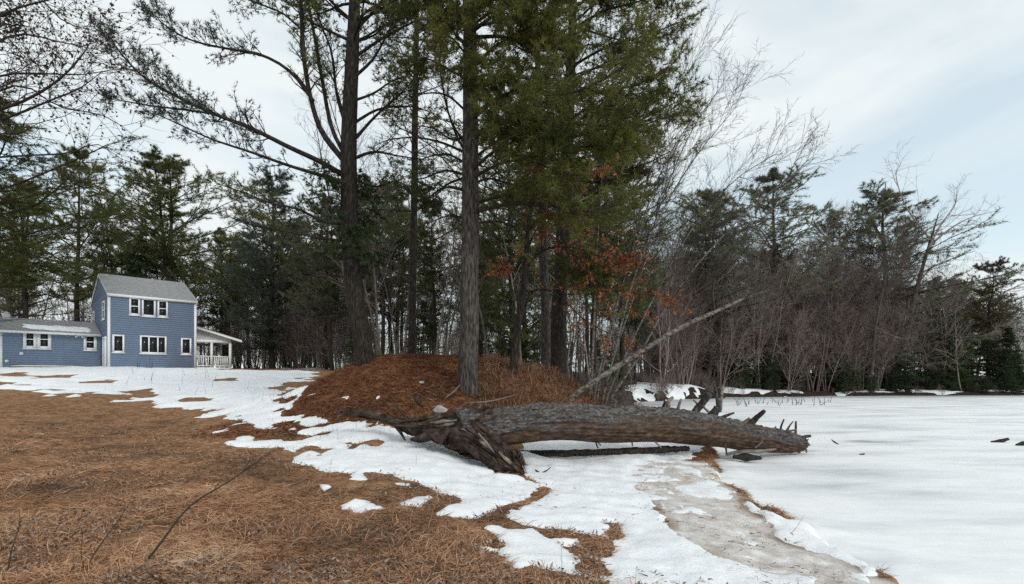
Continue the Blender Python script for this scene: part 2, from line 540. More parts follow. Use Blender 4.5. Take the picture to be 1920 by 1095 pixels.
# ------------------------------------------------------------------ terrain
CP = np.array([
    (0, 0, .42), (-8, 0, .45), (0, -10, .4), (-10, -10, .4), (3, 0, .3), (12, -10, .3), (-4, 4.2, .42), (0, 4.2, .40), (2.5, 5, .26), (3.3, 6, .2),
    (-10, 10, .85), (-20, 20, 1.55), (-8, 8, .70), (-15, 10, .95), (-30, 8, 1.2), (-3, 8, .62), (-1, 7, .52), (-3, 10.3, .85), (-6, 12.5, 1.05), (-1.5, 9.3, .66),
    (0, 9, .42), (-.5, 9, .45), (2, 10.8, .32), (3, 9, .24), (4, 12.7, .27), (1, 11.5, .42), (-.6, 10.6, .62), (5, 13.8, .25),
    (-26, 35, 2.55), (-30, 40, 2.82), (-23, 45, 2.85), (-40, 45, 3.0), (-20, 38, 2.66), (-15, 40, 2.66), (-12, 30, 2.12), (-9, 22, 1.62), (-20, 29, 2.12),
    (-4.05, 15.2, 2.6), (-2.4, 14.9, 2.47), (-1.07, 13, 1.80), (-.3, 14.9, 2.36), (1.35, 15.1, 2.05), (2.1, 15, 1.6), (2.9, 15, 1.05), (3.3, 15.6, .6),
    (-5.3, 15.6, 2.1), (-6.6, 16.8, 1.55), (-4.6, 12.7, 1.22), (-1.7, 11.2, 1.08), (-3.1, 12.3, 1.32), (-.7, 12.1, 1.22), (.5, 12.8, 1.12), (1.8, 13.4, .86), (2.6, 13.9, .55), (-2.6, 13.4, 1.9),
    (-4, 20, 2.2), (0, 20, 2.05), (3, 22, 1.3), (4.3, 27, .9), (-10, 55, 2.9), (0, 40, 2.1), (6, 40, 1.5), (5, 60, 2.4), (0, 85, 3), (-40, 85, 3.6), (20, 85, 2.4),
    (45, 95, 2.2), (12, 52, 1.2), (16, 58, 1.5), (30, 68, .9), (50, 73, .7), (75, 75, .7), (65, 100, 2.0), (-85, 60, 4), (-60, 30, 2.7), (-45, 12, 1.8), (-80, 100, 4), (120, 80, 1), (120, 110, 2),
])


def _tps(d2):
    return 0.5 * d2 * np.log(d2 + 1e-9)


_sc = 10.0
_cx = CP[:, :2] / _sc
_K = _tps(((_cx[:, None] - _cx[None]) ** 2).sum(-1)) + np.eye(len(CP)) * 0.004
_A = np.zeros((len(CP) + 3,) * 2)
_A[:len(CP), :len(CP)] = _K
_A[:len(CP), len(CP)] = 1
_A[:len(CP), len(CP) + 1:] = _cx
_A[len(CP):, :len(CP)] = _A[:len(CP), len(CP):].T
_W = np.linalg.solve(_A, np.concatenate([CP[:, 2], np.zeros(3)]))

SHORE = [(3.2, -60), (3.35, 0), (3.6, 4.4), (3.72, 5.3), (3.85, 6.5), (3.87, 8), (3.95, 9.3), (4.6, 11.5), (5.2, 13.4), (5.35, 14.2), (4.9, 14.9), (4.0, 15.6), (3.75, 18), (4.8, 24),
         (7.6, 35), (10.6, 46), (13.5, 50), (18, 54), (25, 60), (40, 65), (64, 67.5), (95, 68), (170, 70), (170, 400), (-300, 400), (-300, -60)]


def shore_d(x, y):
    d = polysd(x, y, SHORE)
    s = np.clip(y / 40, 0.12, 1.5)
    return d + 0.16 * fbm(x * 2.2, y * 2.2, o=3) + 0.7 * (s - .1) * fbm(x * .35, y * .35, o=3)


def height(x, y, fine=True):
    x = np.atleast_1d(np.asarray(x, float))
    y = np.atleast_1d(np.asarray(y, float))
    z = np.zeros(x.shape)
    xs, ys = x / _sc, y / _sc
    for i in range(len(CP)):
        z += _W[i] * _tps((xs - _cx[i, 0]) ** 2 + (ys - _cx[i, 1]) ** 2)
    z += _W[-3] + _W[-2] * xs + _W[-1] * ys
    z = np.clip(z, 0.12, 5)
    far = np.clip(y / 40, 0.1, 1)
    z += 0.05 * fbm(x * .8, y * .8, o=3) * (0.6 + far)
    if fine:
        z += 0.018 * fbm(x * 5, y * 5, o=3)
    d = shore_d(x, y)
    w = np.where(y > 40, sstep(-.4, 2.0, d), sstep(-.12, .26, d))
    return -0.25 + (z + 0.25) * w


def unproject(uv):
    uv = np.asarray(uv, float)
    Ys = np.concatenate([np.geomspace(3.2, 150, 260)])
    out = np.zeros((len(uv), 2))
    dx = (uv[:, 0] - 960) / FPX
    dz = (HORIZ - uv[:, 1]) / FPX
    X = dx[:, None] * Ys
    Z = EYE + dz[:, None] * Ys
    H = height(X.ravel(), np.broadcast_to(Ys, X.shape).ravel(), False).reshape(X.shape)
    below = Z < np.maximum(H, 0)
    for k in range(len(uv)):
        i = np.argmax(below[k]) if below[k].any() else len(Ys) - 1
        if i > 0:
            a = (Z[k, i - 1] - max(H[k, i - 1], 0)); c = (max(H[k, i], 0) - Z[k, i])
            f = a / (a + c + 1e-9)
            yv = Ys[i - 1] + (Ys[i] - Ys[i - 1]) * np.clip(f, 0, 1)
        else:
            yv = Ys[0]
        out[k] = dx[k] * yv, yv
    return out


SNOW_PX = [
    [(-120, 700), (-60, 690), (20, 689), (120, 686), (205, 689), (300, 691), (450, 695.5), (575, 697), (562, 716), (505, 725), (545, 735), (594, 738), (575, 748), (515, 753), (565, 757), (610, 760), (668, 768),
     (640, 772), (560, 770), (600, 783), (640, 785), (690, 791), (745, 812), (735, 822), (810, 826), (835, 842), (862, 852), (908, 870), (935, 890), (985, 899), (1012, 912), (1000, 930), (985, 938), (955, 946), (925, 960), (880, 977),
     (815, 963), (850, 946), (860, 938), (838, 925), (790, 910), (775, 903), (700, 886), (683, 888), (692, 906), (665, 900), (652, 887), (590, 882), (553, 868), (560, 852), (520, 846), (492, 836),
     (455, 825), (490, 822), (530, 811), (500, 800), (480, 790), (420, 776), (350, 766), (260, 746), (200, 739), (140, 735), (60, 722), (-30, 714), (-120, 708)],
    [(978, 852), (1100, 845), (1290, 842), (1290, 862), (1212, 872), (1185, 900), (1228, 945), (1252, 990), (1330, 1035), (1400, 1065), (1530, 1080), (1530, 1110), (1150, 1110), (1115, 1045), (1160, 1025),
     (1166, 1008), (1150, 968), (1143, 1008), (1090, 1000), (985, 986), (948, 966), (1003, 941), (1030, 916), (985, 894)],
    [(915, 988), (1000, 995), (1030, 1010), (1085, 1010), (1090, 1020), (1060, 1025), (1095, 1040), (1085, 1060), (1102, 1086), (1060, 1076), (1000, 1060), (970, 1072), (930, 1052), (940, 1045), (880, 1022), (940, 1020)],
    [(628, 955), (668, 937), (716, 952), (680, 963)], [(750, 945), (808, 932), (790, 951), (758, 953)], [(735, 904), (768, 906), (755, 915)], [(590, 908), (640, 912), (610, 918)],
    [(1445, 985), (1490, 980), (1560, 1008), (1598, 1046), (1540, 1034), (1465, 1010)],
    [(1398, 938), (1430, 958), (1480, 973), (1545, 1000), (1605, 1040), (1650, 1078), (1630, 1080), (1580, 1052), (1530, 1036), (1465, 1014), (1440, 985), (1402, 955)],
    [(970, 856), (985, 826), (1060, 818), (1200, 818), (1300, 826), (1318, 842), (1290, 850), (1120, 852)],
    [(1255, 915), (1330, 897), (1375, 925), (1365, 940), (1300, 932)], [(406, 795), (440, 797), (428, 806)], [(630, 748), (650, 746), (648, 751)], [(20, 727), (60, 730), (140, 744), (80, 738)],
]
SAND_PX = [(1235, 945), (1165, 905), (1185, 872), (1250, 858), (1325, 868), (1360, 905), (1385, 950), (1450, 985), (1460, 1012), (1560, 1045), (1665, 1092), (1680, 1130), (1380, 1130), (1330, 1040), (1260, 1000)]
HOLE_PX = [[(598, 770), (640, 760), (705, 768), (690, 783), (640, 785)], [(515, 748), (575, 744), (602, 750), (560, 757)], [(495, 795), (540, 789), (605, 799), (570, 808)], [(540, 815), (620, 811), (645, 822), (590, 830)],
           [(465, 808), (520, 802), (562, 811), (500, 818)], [(555, 840), (600, 834), (635, 842), (600, 853)], [(55, 705), (130, 702), (142, 709), (70, 712)], [(-20, 700), (52, 698), (42, 706), (0, 708)], [(225, 735), (282, 727), (302, 742), (260, 750)],
           [(395, 712), (445, 708), (455, 716), (400, 718)], [(640, 829), (692, 825), (705, 836), (650, 842)], [(150, 716), (210, 712), (225, 719), (165, 722)], [(330, 748), (390, 742), (410, 752), (350, 757)], [(520, 770), (560, 765), (590, 774), (540, 780)]]
SNOW_POLY = [unproject(p) for p in SNOW_PX]
HOLE_POLY = [unproject(p) for p in HOLE_PX]
# snow lying on the far shore, in world metres
SNOW_POLY += [[(10.8, 47.5), (13.6, 51.2), (17.8, 54.8), (21, 58.8), (20, 62), (14, 58), (10, 52)], [(40, 66.2), (57, 68), (60, 73), (43, 71.5)], [(25, 61), (36, 64.8), (35, 67), (24, 63.5)], [(62, 69.5), (72, 70), (72, 73), (63, 72)],
              [(-22, 50), (-6, 48), (-6, 58), (-24, 60)], [(-80, 24), (-31.5, 30), (-34, 38.5), (-80, 42)]]
SAND_POLY = unproject(SAND_PX)


def snow_f(x, y):
    f = np.full(x.shape, -9.0)
    for p in SNOW_POLY:
        p = np.asarray(p)
        lo, hi = p.min(0) - 1.2, p.max(0) + 1.2
        k = (x > lo[0]) & (x < hi[0]) & (y > lo[1]) & (y < hi[1])
        if k.any():
            f[k] = np.maximum(f[k], polysd(x[k], y[k], p))
    s = np.clip((y - 5) / 12, 0.06, 1.2)
    f = np.where(polysd(x, y, SAND_POLY) > 0.02, np.maximum(f, .16 * fbm(x * 2.6 + 4, y * 1.7, o=5) - .10 + .09 * sstep(6.5, 9, y)), f)
    f = f + 0.075 * fbm(x * 4, y * 5, o=5) + s * (0.26 * fbm(x * .8, y * 2.6, o=5) + 0.05) - 0.02 + np.where(x < 0, np.clip((y - 7.5) / 8, 0, .75) * (.95 * fbm(x * 1.5 + 2, y * 1.15, o=5) + .04), 0)
    for p in HOLE_POLY:
        lo, hi = p.min(0) - 1, p.max(0) + 1
        k = (x > lo[0]) & (x < hi[0]) & (y > lo[1]) & (y < hi[1])
        if k.any():
            f[k] = np.minimum(f[k], -polysd(x[k], y[k], p) + .28 * fbm(x[k] * 2.4, y[k] * 1.6, o=4))
    far = (y > 44)
    f = np.where(far, f - 0.15 + 1.0 * fbm(x * 2.3, y * 1.5, o=4), f)
    return f


def axis_pts():
    xs = [0.0]
    while xs[-1] < 175:
        a = xs[-1]
        xs.append(a + (0.044 if a < 4.4 else 0.044 + 0.034 * (a - 4.4)))
    xs = np.array(xs)
    xs = np.concatenate([-xs[:0:-1], xs])
    ys = [-12.0]
    while ys[-1] < 150:
        a = ys[-1]
        ys.append(a + (0.6 if a < 3 else (0.1 if a < 3.6 else max(0.040, 0.0095 * a))))
    return xs, np.array(ys)


gx, gy = axis_pts()
GX, GY = np.meshgrid(gx, gy)
fx_, fy_ = GX.ravel(), GY.ravel()
gz = height(fx_, fy_)
gd = shore_d(fx_, fy_)
nI, nJ = GX.shape
gi = np.arange(nI * nJ).reshape(nI, nJ)
quads = np.stack([gi[:-1, :-1], gi[:-1, 1:], gi[1:, 1:], gi[1:, :-1]], -1).reshape(-1, 4)
keep = (gz[quads].max(1) > -0.2) | (gd[quads].max(1) > -1)
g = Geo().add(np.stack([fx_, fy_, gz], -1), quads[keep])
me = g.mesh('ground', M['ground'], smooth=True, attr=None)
mound = sstep(-7.2, -5.2, fx_) * sstep(10.9, 12.2, fy_ + 0.5 * fbm(fx_, fy_, o=3) - 0.22 * np.clip(fx_ + 1, -3, 3)) * (1 - sstep(17, 21, fy_))
sandf = sstep(-.2, .15, polysd(fx_, fy_, SAND_POLY) + .12 * fbm(fx_ * 3, fy_ * 3, o=3))
turf = sstep(0.5, 0.12, np.abs(gd - 0.12)) * (fy_ < 15) * (1 - sandf)
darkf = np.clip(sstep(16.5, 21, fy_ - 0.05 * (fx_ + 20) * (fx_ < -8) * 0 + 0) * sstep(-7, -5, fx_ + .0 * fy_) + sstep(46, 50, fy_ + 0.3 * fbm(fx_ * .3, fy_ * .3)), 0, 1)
darkf = np.clip(darkf + .8 * sstep(1, .3, np.hypot((fx_ + 1.75) / .75, (fy_ - 12.75) / .55) + .3 * fbm(fx_ * 3, fy_ * 3)), 0, 1)  # hollow's shade painted as a dark soil patch beside the stout pine
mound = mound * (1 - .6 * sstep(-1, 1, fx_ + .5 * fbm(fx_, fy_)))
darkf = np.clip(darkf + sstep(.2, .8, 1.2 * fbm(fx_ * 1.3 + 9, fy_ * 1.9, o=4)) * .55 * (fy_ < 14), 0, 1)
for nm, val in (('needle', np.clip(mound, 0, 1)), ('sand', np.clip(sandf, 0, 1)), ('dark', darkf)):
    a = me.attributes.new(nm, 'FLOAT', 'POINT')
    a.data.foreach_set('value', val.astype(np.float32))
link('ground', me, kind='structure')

sf = snow_f(fx_, fy_)
sf = np.where(gd < 0.05, -1, sf)
thick = 0.07 * np.clip(0.35 + fy_ * 0.05, .5, 1.3) * np.where(polysd(fx_, fy_, SAND_POLY) > 0, .35, 1) * (1 - .75 * np.clip(mound, 0, 1))
zs = gz + np.where(sf > 0, thick * (.38 * np.minimum(1, (np.clip(sf, 0, .05) / .05)) ** 0.5 + .8 * (1 - np.exp(-np.clip(sf, 0, 3) / .45))), -0.5 * np.clip(-sf, 0, .2)) + np.where(sf > .02, .016 * fbm(fx_ * 2.4, fy_ * 3.2, o=4), 0)
keep = (sf[quads].max(1) > -0.02)
used = np.unique(quads[keep])
remap = np.full(nI * nJ, -1)
remap[used] = np.arange(len(used))
g = Geo().add(np.stack([fx_, fy_, zs], -1)[used], remap[quads[keep]])
link('snow_cover', g.mesh('snow_cover', M['snow'], smooth=True, attr=None), kind='structure')

# pond ice
ix = np.concatenate([np.arange(2, 12, .12), np.geomspace(12, 175, 60)])
iy = np.concatenate([np.arange(-30, 4, 1.0), np.arange(4, 16, .12), np.geomspace(16, 72, 70)])
IX, IY = np.meshgrid(ix, iy)
a_, b_ = IX.ravel(), IY.ravel()
ii = np.arange(IX.size).reshape(IX.shape)
q = np.stack([ii[:-1, :-1], ii[:-1, 1:], ii[1:, 1:], ii[1:, :-1]], -1).reshape(-1, 4)
sdI = shore_d(a_, b_)
rim = sstep(-.9, -.1, sdI) * (b_ < 16)
iz = 0.006 * fbm(a_ * .6, b_ * .6) + rim * (.05 + .03 * fbm(a_ * 3, b_ * 3, o=3))
wet_reflect = np.zeros(a_.shape)
for u0, u1, v0, s in ((1560, 1680, 828, .35), (1700, 1745, 826, .3), (1400, 1560, 846, .12), (1840, 1868, 828, .1)):
    (xa, ya), (xb, yb) = unproject([(u0, v0), (u1, v0)])
    wet_reflect = np.maximum(wet_reflect, sstep(1.25, .2, np.hypot((a_ - (xa + xb) / 2) / (abs(xb - xa) / 2), (b_ - ya) / s * .8) + .35 * fbm(a_ * 1.5, b_ * 3)) * .8)
wet_reflect = np.maximum(wet_reflect, .55 * sstep(-9, -1.5, sdI + 2.5 * fbm(a_ * .12, b_ * .35)) * (b_ > 40))  # dark reflection of the far bank painted into the ice colour
g = Geo().add(np.stack([a_, b_, iz], -1), q, wet_reflect)
link('pond_ice', g.mesh('pond_ice', M['ice'], smooth=True), kind='structure')
# ------------------------------------------------------------------ house
HA = math.atan2(.703, .711)
H0 = np.array([-30.28, 40.0, 2.92])
ca, sa = math.cos(HA), math.sin(HA)


def wall_pt(u, v, t=0.0):
    """photo pixel on the plane parallel to the front wall, t metres behind it -> (x, z) in house axes"""
    q = (u - 960) / FPX
    ox, oy = H0[0] - sa * t, H0[1] + ca * t
    s = (q * oy - ox) / (ca - q * sa)
    Y = oy + sa * s
    return s, EYE + (HORIZ - v) / FPX * Y - H0[2]


def siding(geo, outline, y, axis=1, pitch=0.17, out=-1):
    """lapped boards over a wall outline given as f(z)->(lo,hi); boards lean out at their lower edge"""
    lo_z, hi_z, span = outline
    z = lo_z
    while z < hi_z - 0.01:
        z1 = min(z + pitch, hi_z)
        a0, a1 = span(z)
        b0, b1 = span(z1)
        if b1 - b0 < 0.02:
            break
        o0, o1 = y + out * 0.017, y + out * 0.004
        pts = [(a0, o0, z), (a1, o0, z), (b1, o1, z1), (b0, o1, z1), (a0, y + out * .002, z), (a1, y + out * .002, z)]
        if axis == 0:
            pts = [(p[1], p[0], p[2]) for p in pts]
        geo.add(pts, np.array([(0, 1, 2, 3), (4, 5, 1, 0)]))
        z = z1


def shingled(geo, e0, e1, r0, r1, rows, lap=0.02):
    """roof slope as stepped courses between an eave line e0-e1 and ridge line r0-r1"""
    e0, e1, r0, r1 = [np.array(p, float) for p in (e0, e1, r0, r1)]
    n = nrm(np.cross(e1 - e0, r0 - e0))
    n = n if n[2] > 0 else -n
    for i in range(rows):
        a, c = i / rows, (i + 1) / rows
        p = [e0 + (r0 - e0) * a + n * lap, e1 + (r1 - e1) * a + n * lap, e1 + (r1 - e1) * c + n * .003, e0 + (r0 - e0) * c + n * .003]
        b = [e0 + (r0 - e0) * a - n * .001, e1 + (r1 - e1) * a - n * .001]
        geo.add(p + b, np.array([(0, 1, 2, 3), (4, 5, 1, 0)]))


def window(parent, x0, z0, x1, z1, y, axis=1, out=-1, rails=(), mullions=(), frame=0.10):
    """frame > panes, sill; panes split by horizontal rails / vertical mullions (fractions)"""
    def tr(geo):
        if axis == 0:
            for k in range(len(geo.v)):
                geo.v[k] = geo.v[k][:, [1, 0, 2]]
        return geo
    ya, yb = sorted((y + out * 0.035, y + out * 0.085))
    gf = Geo()
    gf.box(x0, ya, z0, x0 + frame, yb, z1).box(x1 - frame, ya, z0, x1, yb, z1)
    gf.box(x0 + frame, ya, z1 - frame, x1 - frame, yb, z1).box(x0 + frame, ya, z0, x1 - frame, yb, z0 + frame)
    xs = [x0 + frame] + [x0 + (x1 - x0) * mm for mm in mullions] + [x1 - frame]
    zs_ = [z0 + frame] + [z0 + (z1 - z0) * rr_ for rr_ in rails] + [z1 - frame]
    yr = sorted((y + out * 0.037, y + out * 0.078))
    hw = 0.035
    for xm in xs[1:-1]:
        gf.box(xm - .05, yr[0], z0 + frame, xm + .05, yr[1], z1 - frame)
    for zm in zs_[1:-1]:
        for i in range(len(xs) - 1):
            gf.box(xs[i] + (.05 if i else 0), yr[0], zm - hw, xs[i + 1] - (.05 if i < len(xs) - 2 else 0), yr[1], zm + hw)
    fo = link('window', tr(gf).mesh('window_frame', M['white'], attr=None), parent)
    yp = sorted((y + out * 0.036, y + out * 0.045))
    for i in range(len(xs) - 1):
        for j in range(len(zs_) - 1):
            gp = Geo().box(xs[i] + (.05 if i else 0), yp[0], zs_[j] + (hw if j else 0), xs[i + 1] - (.05 if i < len(xs) - 2 else 0), yp[1], zs_[j + 1] - (hw if j < len(zs_) - 2 else 0))
            link('pane', tr(gp).mesh('pane', M['glass'], attr=None), fo)
    ys_ = sorted((y + out * 0.035, y + out * 0.13))
    link('sill', tr(Geo().box(x0 - .04, ys_[0], z0 - .07, x1 + .04, ys_[1], z0 - .002)).mesh('sill', M['white'], attr=None), fo)
    return fo


W_, D_, EH, RT = 5.82, 8.5, 5.60, 4.2      # width, depth, eave height, ridge distance from the front
RH = EH + 2.0
house = thing('house', 'blue clapboard house with grey roof, low wing and white porch', 'house', tuple(H0), HA)
hg = Geo()
hg.box(.02, .02, -.9, W_ - .02, D_ - .02, EH - .02)
hg.prism([(.02, EH - .02), (D_ - .02, EH - .02), (RT, RH - .12)], .02, W_ - .02, axis=0)
link('wall', hg.mesh('wall', M['siding'], attr=None), house)
fsp = lambda z: (0.0, W_)
gsp = lambda z: (0.0, D_) if z <= EH else ((z - EH) / (RH - EH) * RT, D_ - (z - EH) / (RH - EH) * (D_ - RT))
s_ = Geo()
siding(s_, (-.35, EH, fsp), 0.0)
siding(s_, (-.35, RH - .08, gsp), 0.0, axis=0)
siding(s_, (-.35, RH - .08, gsp), W_, axis=0, out=1)
siding(s_, (-.35, EH, fsp), D_, out=1)
link('clapboard', s_.mesh('clapboard', M['siding'], attr=None), house, kind='stuff')
link('foundation', Geo().box(.05, .05, -1.2, W_ - .05, D_ - .05, -.36).mesh('foundation', M['foundation'], attr=None), house)
ov = .16
slope = (RH - EH) / RT
sl2 = (RH - EH) / (D_ - RT)
rf = Geo()
T_ = .16
rf.prism([(-ov, EH - ov * slope + .03), (RT, RH + .03), (D_ + ov, EH - ov * sl2 + .03), (D_ + ov, EH - ov * sl2 - T_), (RT, RH - T_), (-ov, EH - ov * slope - T_ + .06)], -.1, W_ + .1, axis=0)
ro = link('roof', rf.mesh('roof', M['white'], attr=None), house)
sh = Geo()
shingled(sh, (-.12, -ov - .03, EH - ov * slope + .035), (W_ + .12, -ov - .03, EH - ov * slope + .035), (-.12, RT, RH + .055), (W_ + .12, RT, RH + .055), 24)
shingled(sh, (W_ + .12, D_ + ov + .03, EH - ov * sl2 + .035), (-.12, D_ + ov + .03, EH - ov * sl2 + .035), (W_ + .12, RT, RH + .055), (-.12, RT, RH + .055), 24)
link('shingle', sh.mesh('shingle', M['shingle'], attr=None), ro, kind='stuff')
link('fascia', Geo().box(-.1, -ov - .025, EH - .24, W_ + .1, -ov - .001, EH - .03).mesh('fascia', M['white'], attr=None), ro)
link('soffit', Geo().box(-.08, -ov, EH - .22, W_ + .08, -.03, EH - .2).mesh('soffit', M['white'], attr=None), ro)
for x0, x1 in ((-.045, .12), (W_ - .12, W_ + .045)):
    link('corner_board', Geo().box(x0, -.045, -.36, x1, .12, EH - .27).mesh('corner_board', M['white'], attr=None), house)
# front windows, from the photo
for (u0, v0, u1, v1, rails, mul) in ((242, 559, 262.3, 590, (.5,), ()), (265.7, 561, 291.5, 592.5, (), ()), (295, 564, 314.5, 594, (.5,), ()),
                                     (210.3, 628, 233, 660.5, (), ()), (262, 631, 312, 662.5, (), (1 / 3, 2 / 3)), (339, 634.5, 358.5, 664.5, (), ())):
    xa, za = wall_pt(u0, v1)
    xb, zb = wall_pt(u1, v0)
    window(house, xa, za, xb, zb, 0.0, rails=rails, mullions=mul, frame=.12)
# gable windows (left side) and the side door
for t0_, t1_, z0_, z1_ in ((1.3, 2.4, 3.75, 5.15), (6.7, 7.8, 3.5, 4.85)):
    window(house, t0_, z0_, t1_, z1_, 0.0, axis=0, rails=(.5,), frame=.1)
dg = Geo().box(-.09, .62, -.05, -.03, 1.75, 2.2)
dr = link('door', dg.mesh('door', M['white'], attr=None), house)
link('handle', Geo().box(-.14, 1.58, .95, -.092, 1.68, 1.02).mesh('handle', M['metal'], attr=None), dr)
dc = Geo().box(-.12, .45, -.05, -.03, .61, 2.36).box(-.12, 1.76, -.05, -.03, 1.92, 2.36).box(-.12, .612, 2.22, -.03, 1.758, 2.36)
link('door_frame', dc.mesh('door_frame', M['white'], attr=None), house)

# low wing to the left, set back
wt, wl_, we, wd, wr = 3.4, 5.80, 2.72, 6.2, 1.05
wg = Geo().box(-wl_, wt + .02, -.9, -.03, wt + wd, we - .02)
wg.prism([(wt + .02, we - .02), (wt + wd, we - .02), (wt + wd / 2, we + wr - .1)], -wl_ + .02, -.03, axis=0)
wo = link('wing', wg.mesh('wing', M['siding'], attr=None), house)
s_ = Geo()
siding(s_, (-.35, we, lambda z: (-wl_, -.03)), wt)
siding(s_, (-.35, we, lambda z: (wt, wt + wd)), -wl_, axis=0)
link('clapboard', s_.mesh('clapboard', M['siding'], attr=None), wo, kind='stuff')
slw = wr / (wd / 2)
ow = .35
wrf = Geo().prism([(wt - ow, we - ow * slw + .06), (wt + wd / 2, we + wr + .06), (wt + wd + ow, we - ow * slw + .06), (wt + wd + ow, we - ow * slw - .12), (wt + wd / 2, we + wr - .12), (wt - ow, we - ow * slw - .12)], -wl_ - .25, -.032, axis=0)
wro = link('wing_roof', wrf.mesh('wing_roof', M['white'], attr=None), house)
sh = Geo()
shingled(sh, (-wl_ - .27, wt - ow - .03, we - ow * slw + .07), (-.032, wt - ow - .03, we - ow * slw + .07), (-wl_ - .27, wt + wd / 2, we + wr + .09), (-.032, wt + wd / 2, we + wr + .09), 18)
shingled(sh, (-.032, wt + wd + ow + .03, we - ow * slw + .07), (-wl_ - .27, wt + wd + ow + .03, we - ow * slw + .07), (-.032, wt + wd / 2, we + wr + .09), (-wl_ - .27, wt + wd / 2, we + wr + .09), 18)
link('shingle', sh.mesh('shingle', M['shingle'], attr=None), wro, kind='stuff')
link('gutter', Geo().box(-wl_ - .25, wt - ow - .13, we - ow * slw - .12, -.04, wt - ow - .035, we - ow * slw + .05).mesh('gutter', M['white'], attr=None), wro)
link('corner_board', Geo().box(-wl_ - .04, wt - .045, -.36, -wl_ + .12, wt + .1, we - .16).mesh('corner_board', M['white'], attr=None), wo)
for (u0, v0, u1, v1, mul) in ((43, 621, 69, 653, ()), (69.4, 621, 96, 653.5, ()), (156.5, 627.5, 181.5, 656.5, ())):
    xa, za = wall_pt(u0, v1, wt)
    xb, zb = wall_pt(u1, v0, wt)
    window(wo, xa, za, xb, zb, wt, rails=(.52,), mullions=mul, frame=.19)
for u, v, r in ((40, 663, .1), (12.5, 677, .09)):
    xa, za = wall_pt(u, v, wt)
    bx = link('outlet_box', Geo().box(xa - r, wt - .12, za - r, xa + r, wt - .03, za + r).mesh('outlet_box', M['white'], attr=None), wo)
    link('cover', Geo().box(xa - r * .5, wt - .135, za - r * .6, xa + r * .5, wt - .121, za + r * .4).mesh('cover', M['metal'], attr=None), bx)
xa, za = wall_pt(148, 630, wt)
fl = link('floodlight', Geo().box(xa - .05, wt - .14, za - .05, xa + .05, wt - .03, za + .12).mesh('floodlight', M['white'], attr=None), wo)
for dx in (-.16, .16):
    gl = Geo()
    tubes(gl, np.array([[xa + dx * .4, wt - .10, za + .05], [xa + dx, wt - .2, za - .02], [xa + dx * 1.25, wt - .32, za - .1]]), np.array([.03, .05, .085]), 8)
    link('lamp_head', gl.mesh('lamp_head', M['white'], attr=None), fl)

# side porch to the right: shed roof falling away from the house, posts, railing, floor
pw, pd = 2.72, 5.2
pz = .12
porch = link('porch', Geo().box(W_ + .06, -.02, pz - .36, W_ + pw, pd, pz).mesh('porch_floor', M['white'], attr=None), house)
link('skirt', Geo().box(W_ + .08, .06, -.5, W_ + pw - .02, pd - .03, pz - .362).mesh('skirt', M['foundation'], attr=None), porch)
pr = Geo()
x0, x1, zt, ze = W_ + .05, W_ + pw + .72, 3.48, 2.52
pr.prism([(x0, zt), (x1, ze), (x1, ze - .2), (x0, zt - .2)], -.42, pd + .4, axis=1)
pro = link('porch_roof', pr.mesh('porch_roof', M['white'], attr=None), porch)
sh = Geo()
shingled(sh, (x1 + .03, -.44, ze + .01), (x1 + .03, pd + .42, ze + .01), (x0, -.44, zt + .01), (x0, pd + .42, zt + .01), 12)
link('shingle', sh.mesh('shingle', M['shingle'], attr=None), pro, kind='stuff')
link('gable_panel', Geo().prism([(W_ + .05, 2.42), (W_ + pw, 2.42), (W_ + pw, ze + .02), (W_ + .05, zt - .22)], .08, .12, axis=1).mesh('gable_panel', M['soffit'], attr=None), pro)
link('header_beam', Geo().box(W_ + .05, .02, 2.2, W_ + pw, .17, 2.418).mesh('header_beam', M['white'], attr=None), porch)
link('header_beam', Geo().box(W_ + pw - .15, .172, 2.2, W_ + pw, pd, 2.418).mesh('header_beam', M['white'], attr=None), porch)
link('header_beam', Geo().box(W_ + .05, pd - .15, 2.2, W_ + pw - .152, pd, 2.418).mesh('header_beam', M['white'], attr=None), porch)
for px_, py_ in ((W_ + pw * .44, .09), (W_ + pw - .08, .09), (W_ + pw - .08, pd * .5), (W_ + pw - .08, pd - .08), (W_ + pw * .3, pd - .08), (W_ + pw * .62, pd - .08)):
    link('post', Geo().box(px_ - .09, py_ - .09, pz + .002, px_ + .09, py_ + .09, 2.198).mesh('post', M['white'], attr=None), porch)


def railing(xa, ya, xb, yb):
    n = int(np.hypot(xb - xa, yb - ya) / .15)
    hx = abs(xb - xa) > abs(yb - ya)
    rail = lambda h, z0, z1: Geo().box(xa, ya - h, z0, xb, ya + h, z1) if hx else Geo().box(xa - h, ya, z0, xa + h, yb, z1)
    ra = link('railing', rail(.05, pz + .88, pz + .97).mesh('railing', M['white'], attr=None), porch)
    link('bottom_rail', rail(.035, pz + .09, pz + .17).mesh('bottom_rail', M['white'], attr=None), ra)
    for i in range(1, n):
        t = i / n
        x, y = xa + (xb - xa) * t, ya + (yb - ya) * t
        link('baluster', Geo().box(x - .036, y - .03, pz + .172, x + .036, y + .03, pz + .878).mesh('baluster', M['white'], attr=None), ra)


railing(W_ + .08, .09, W_ + pw * .44 - .075, .09)
railing(W_ + pw * .44 + .075, .09, W_ + pw - .155, .09)
railing(W_ + pw - .08, .17, W_ + pw - .08, pd * .5 - .075)
railing(W_ + .08, pd - .08, W_ + pw - .155, pd - .08)

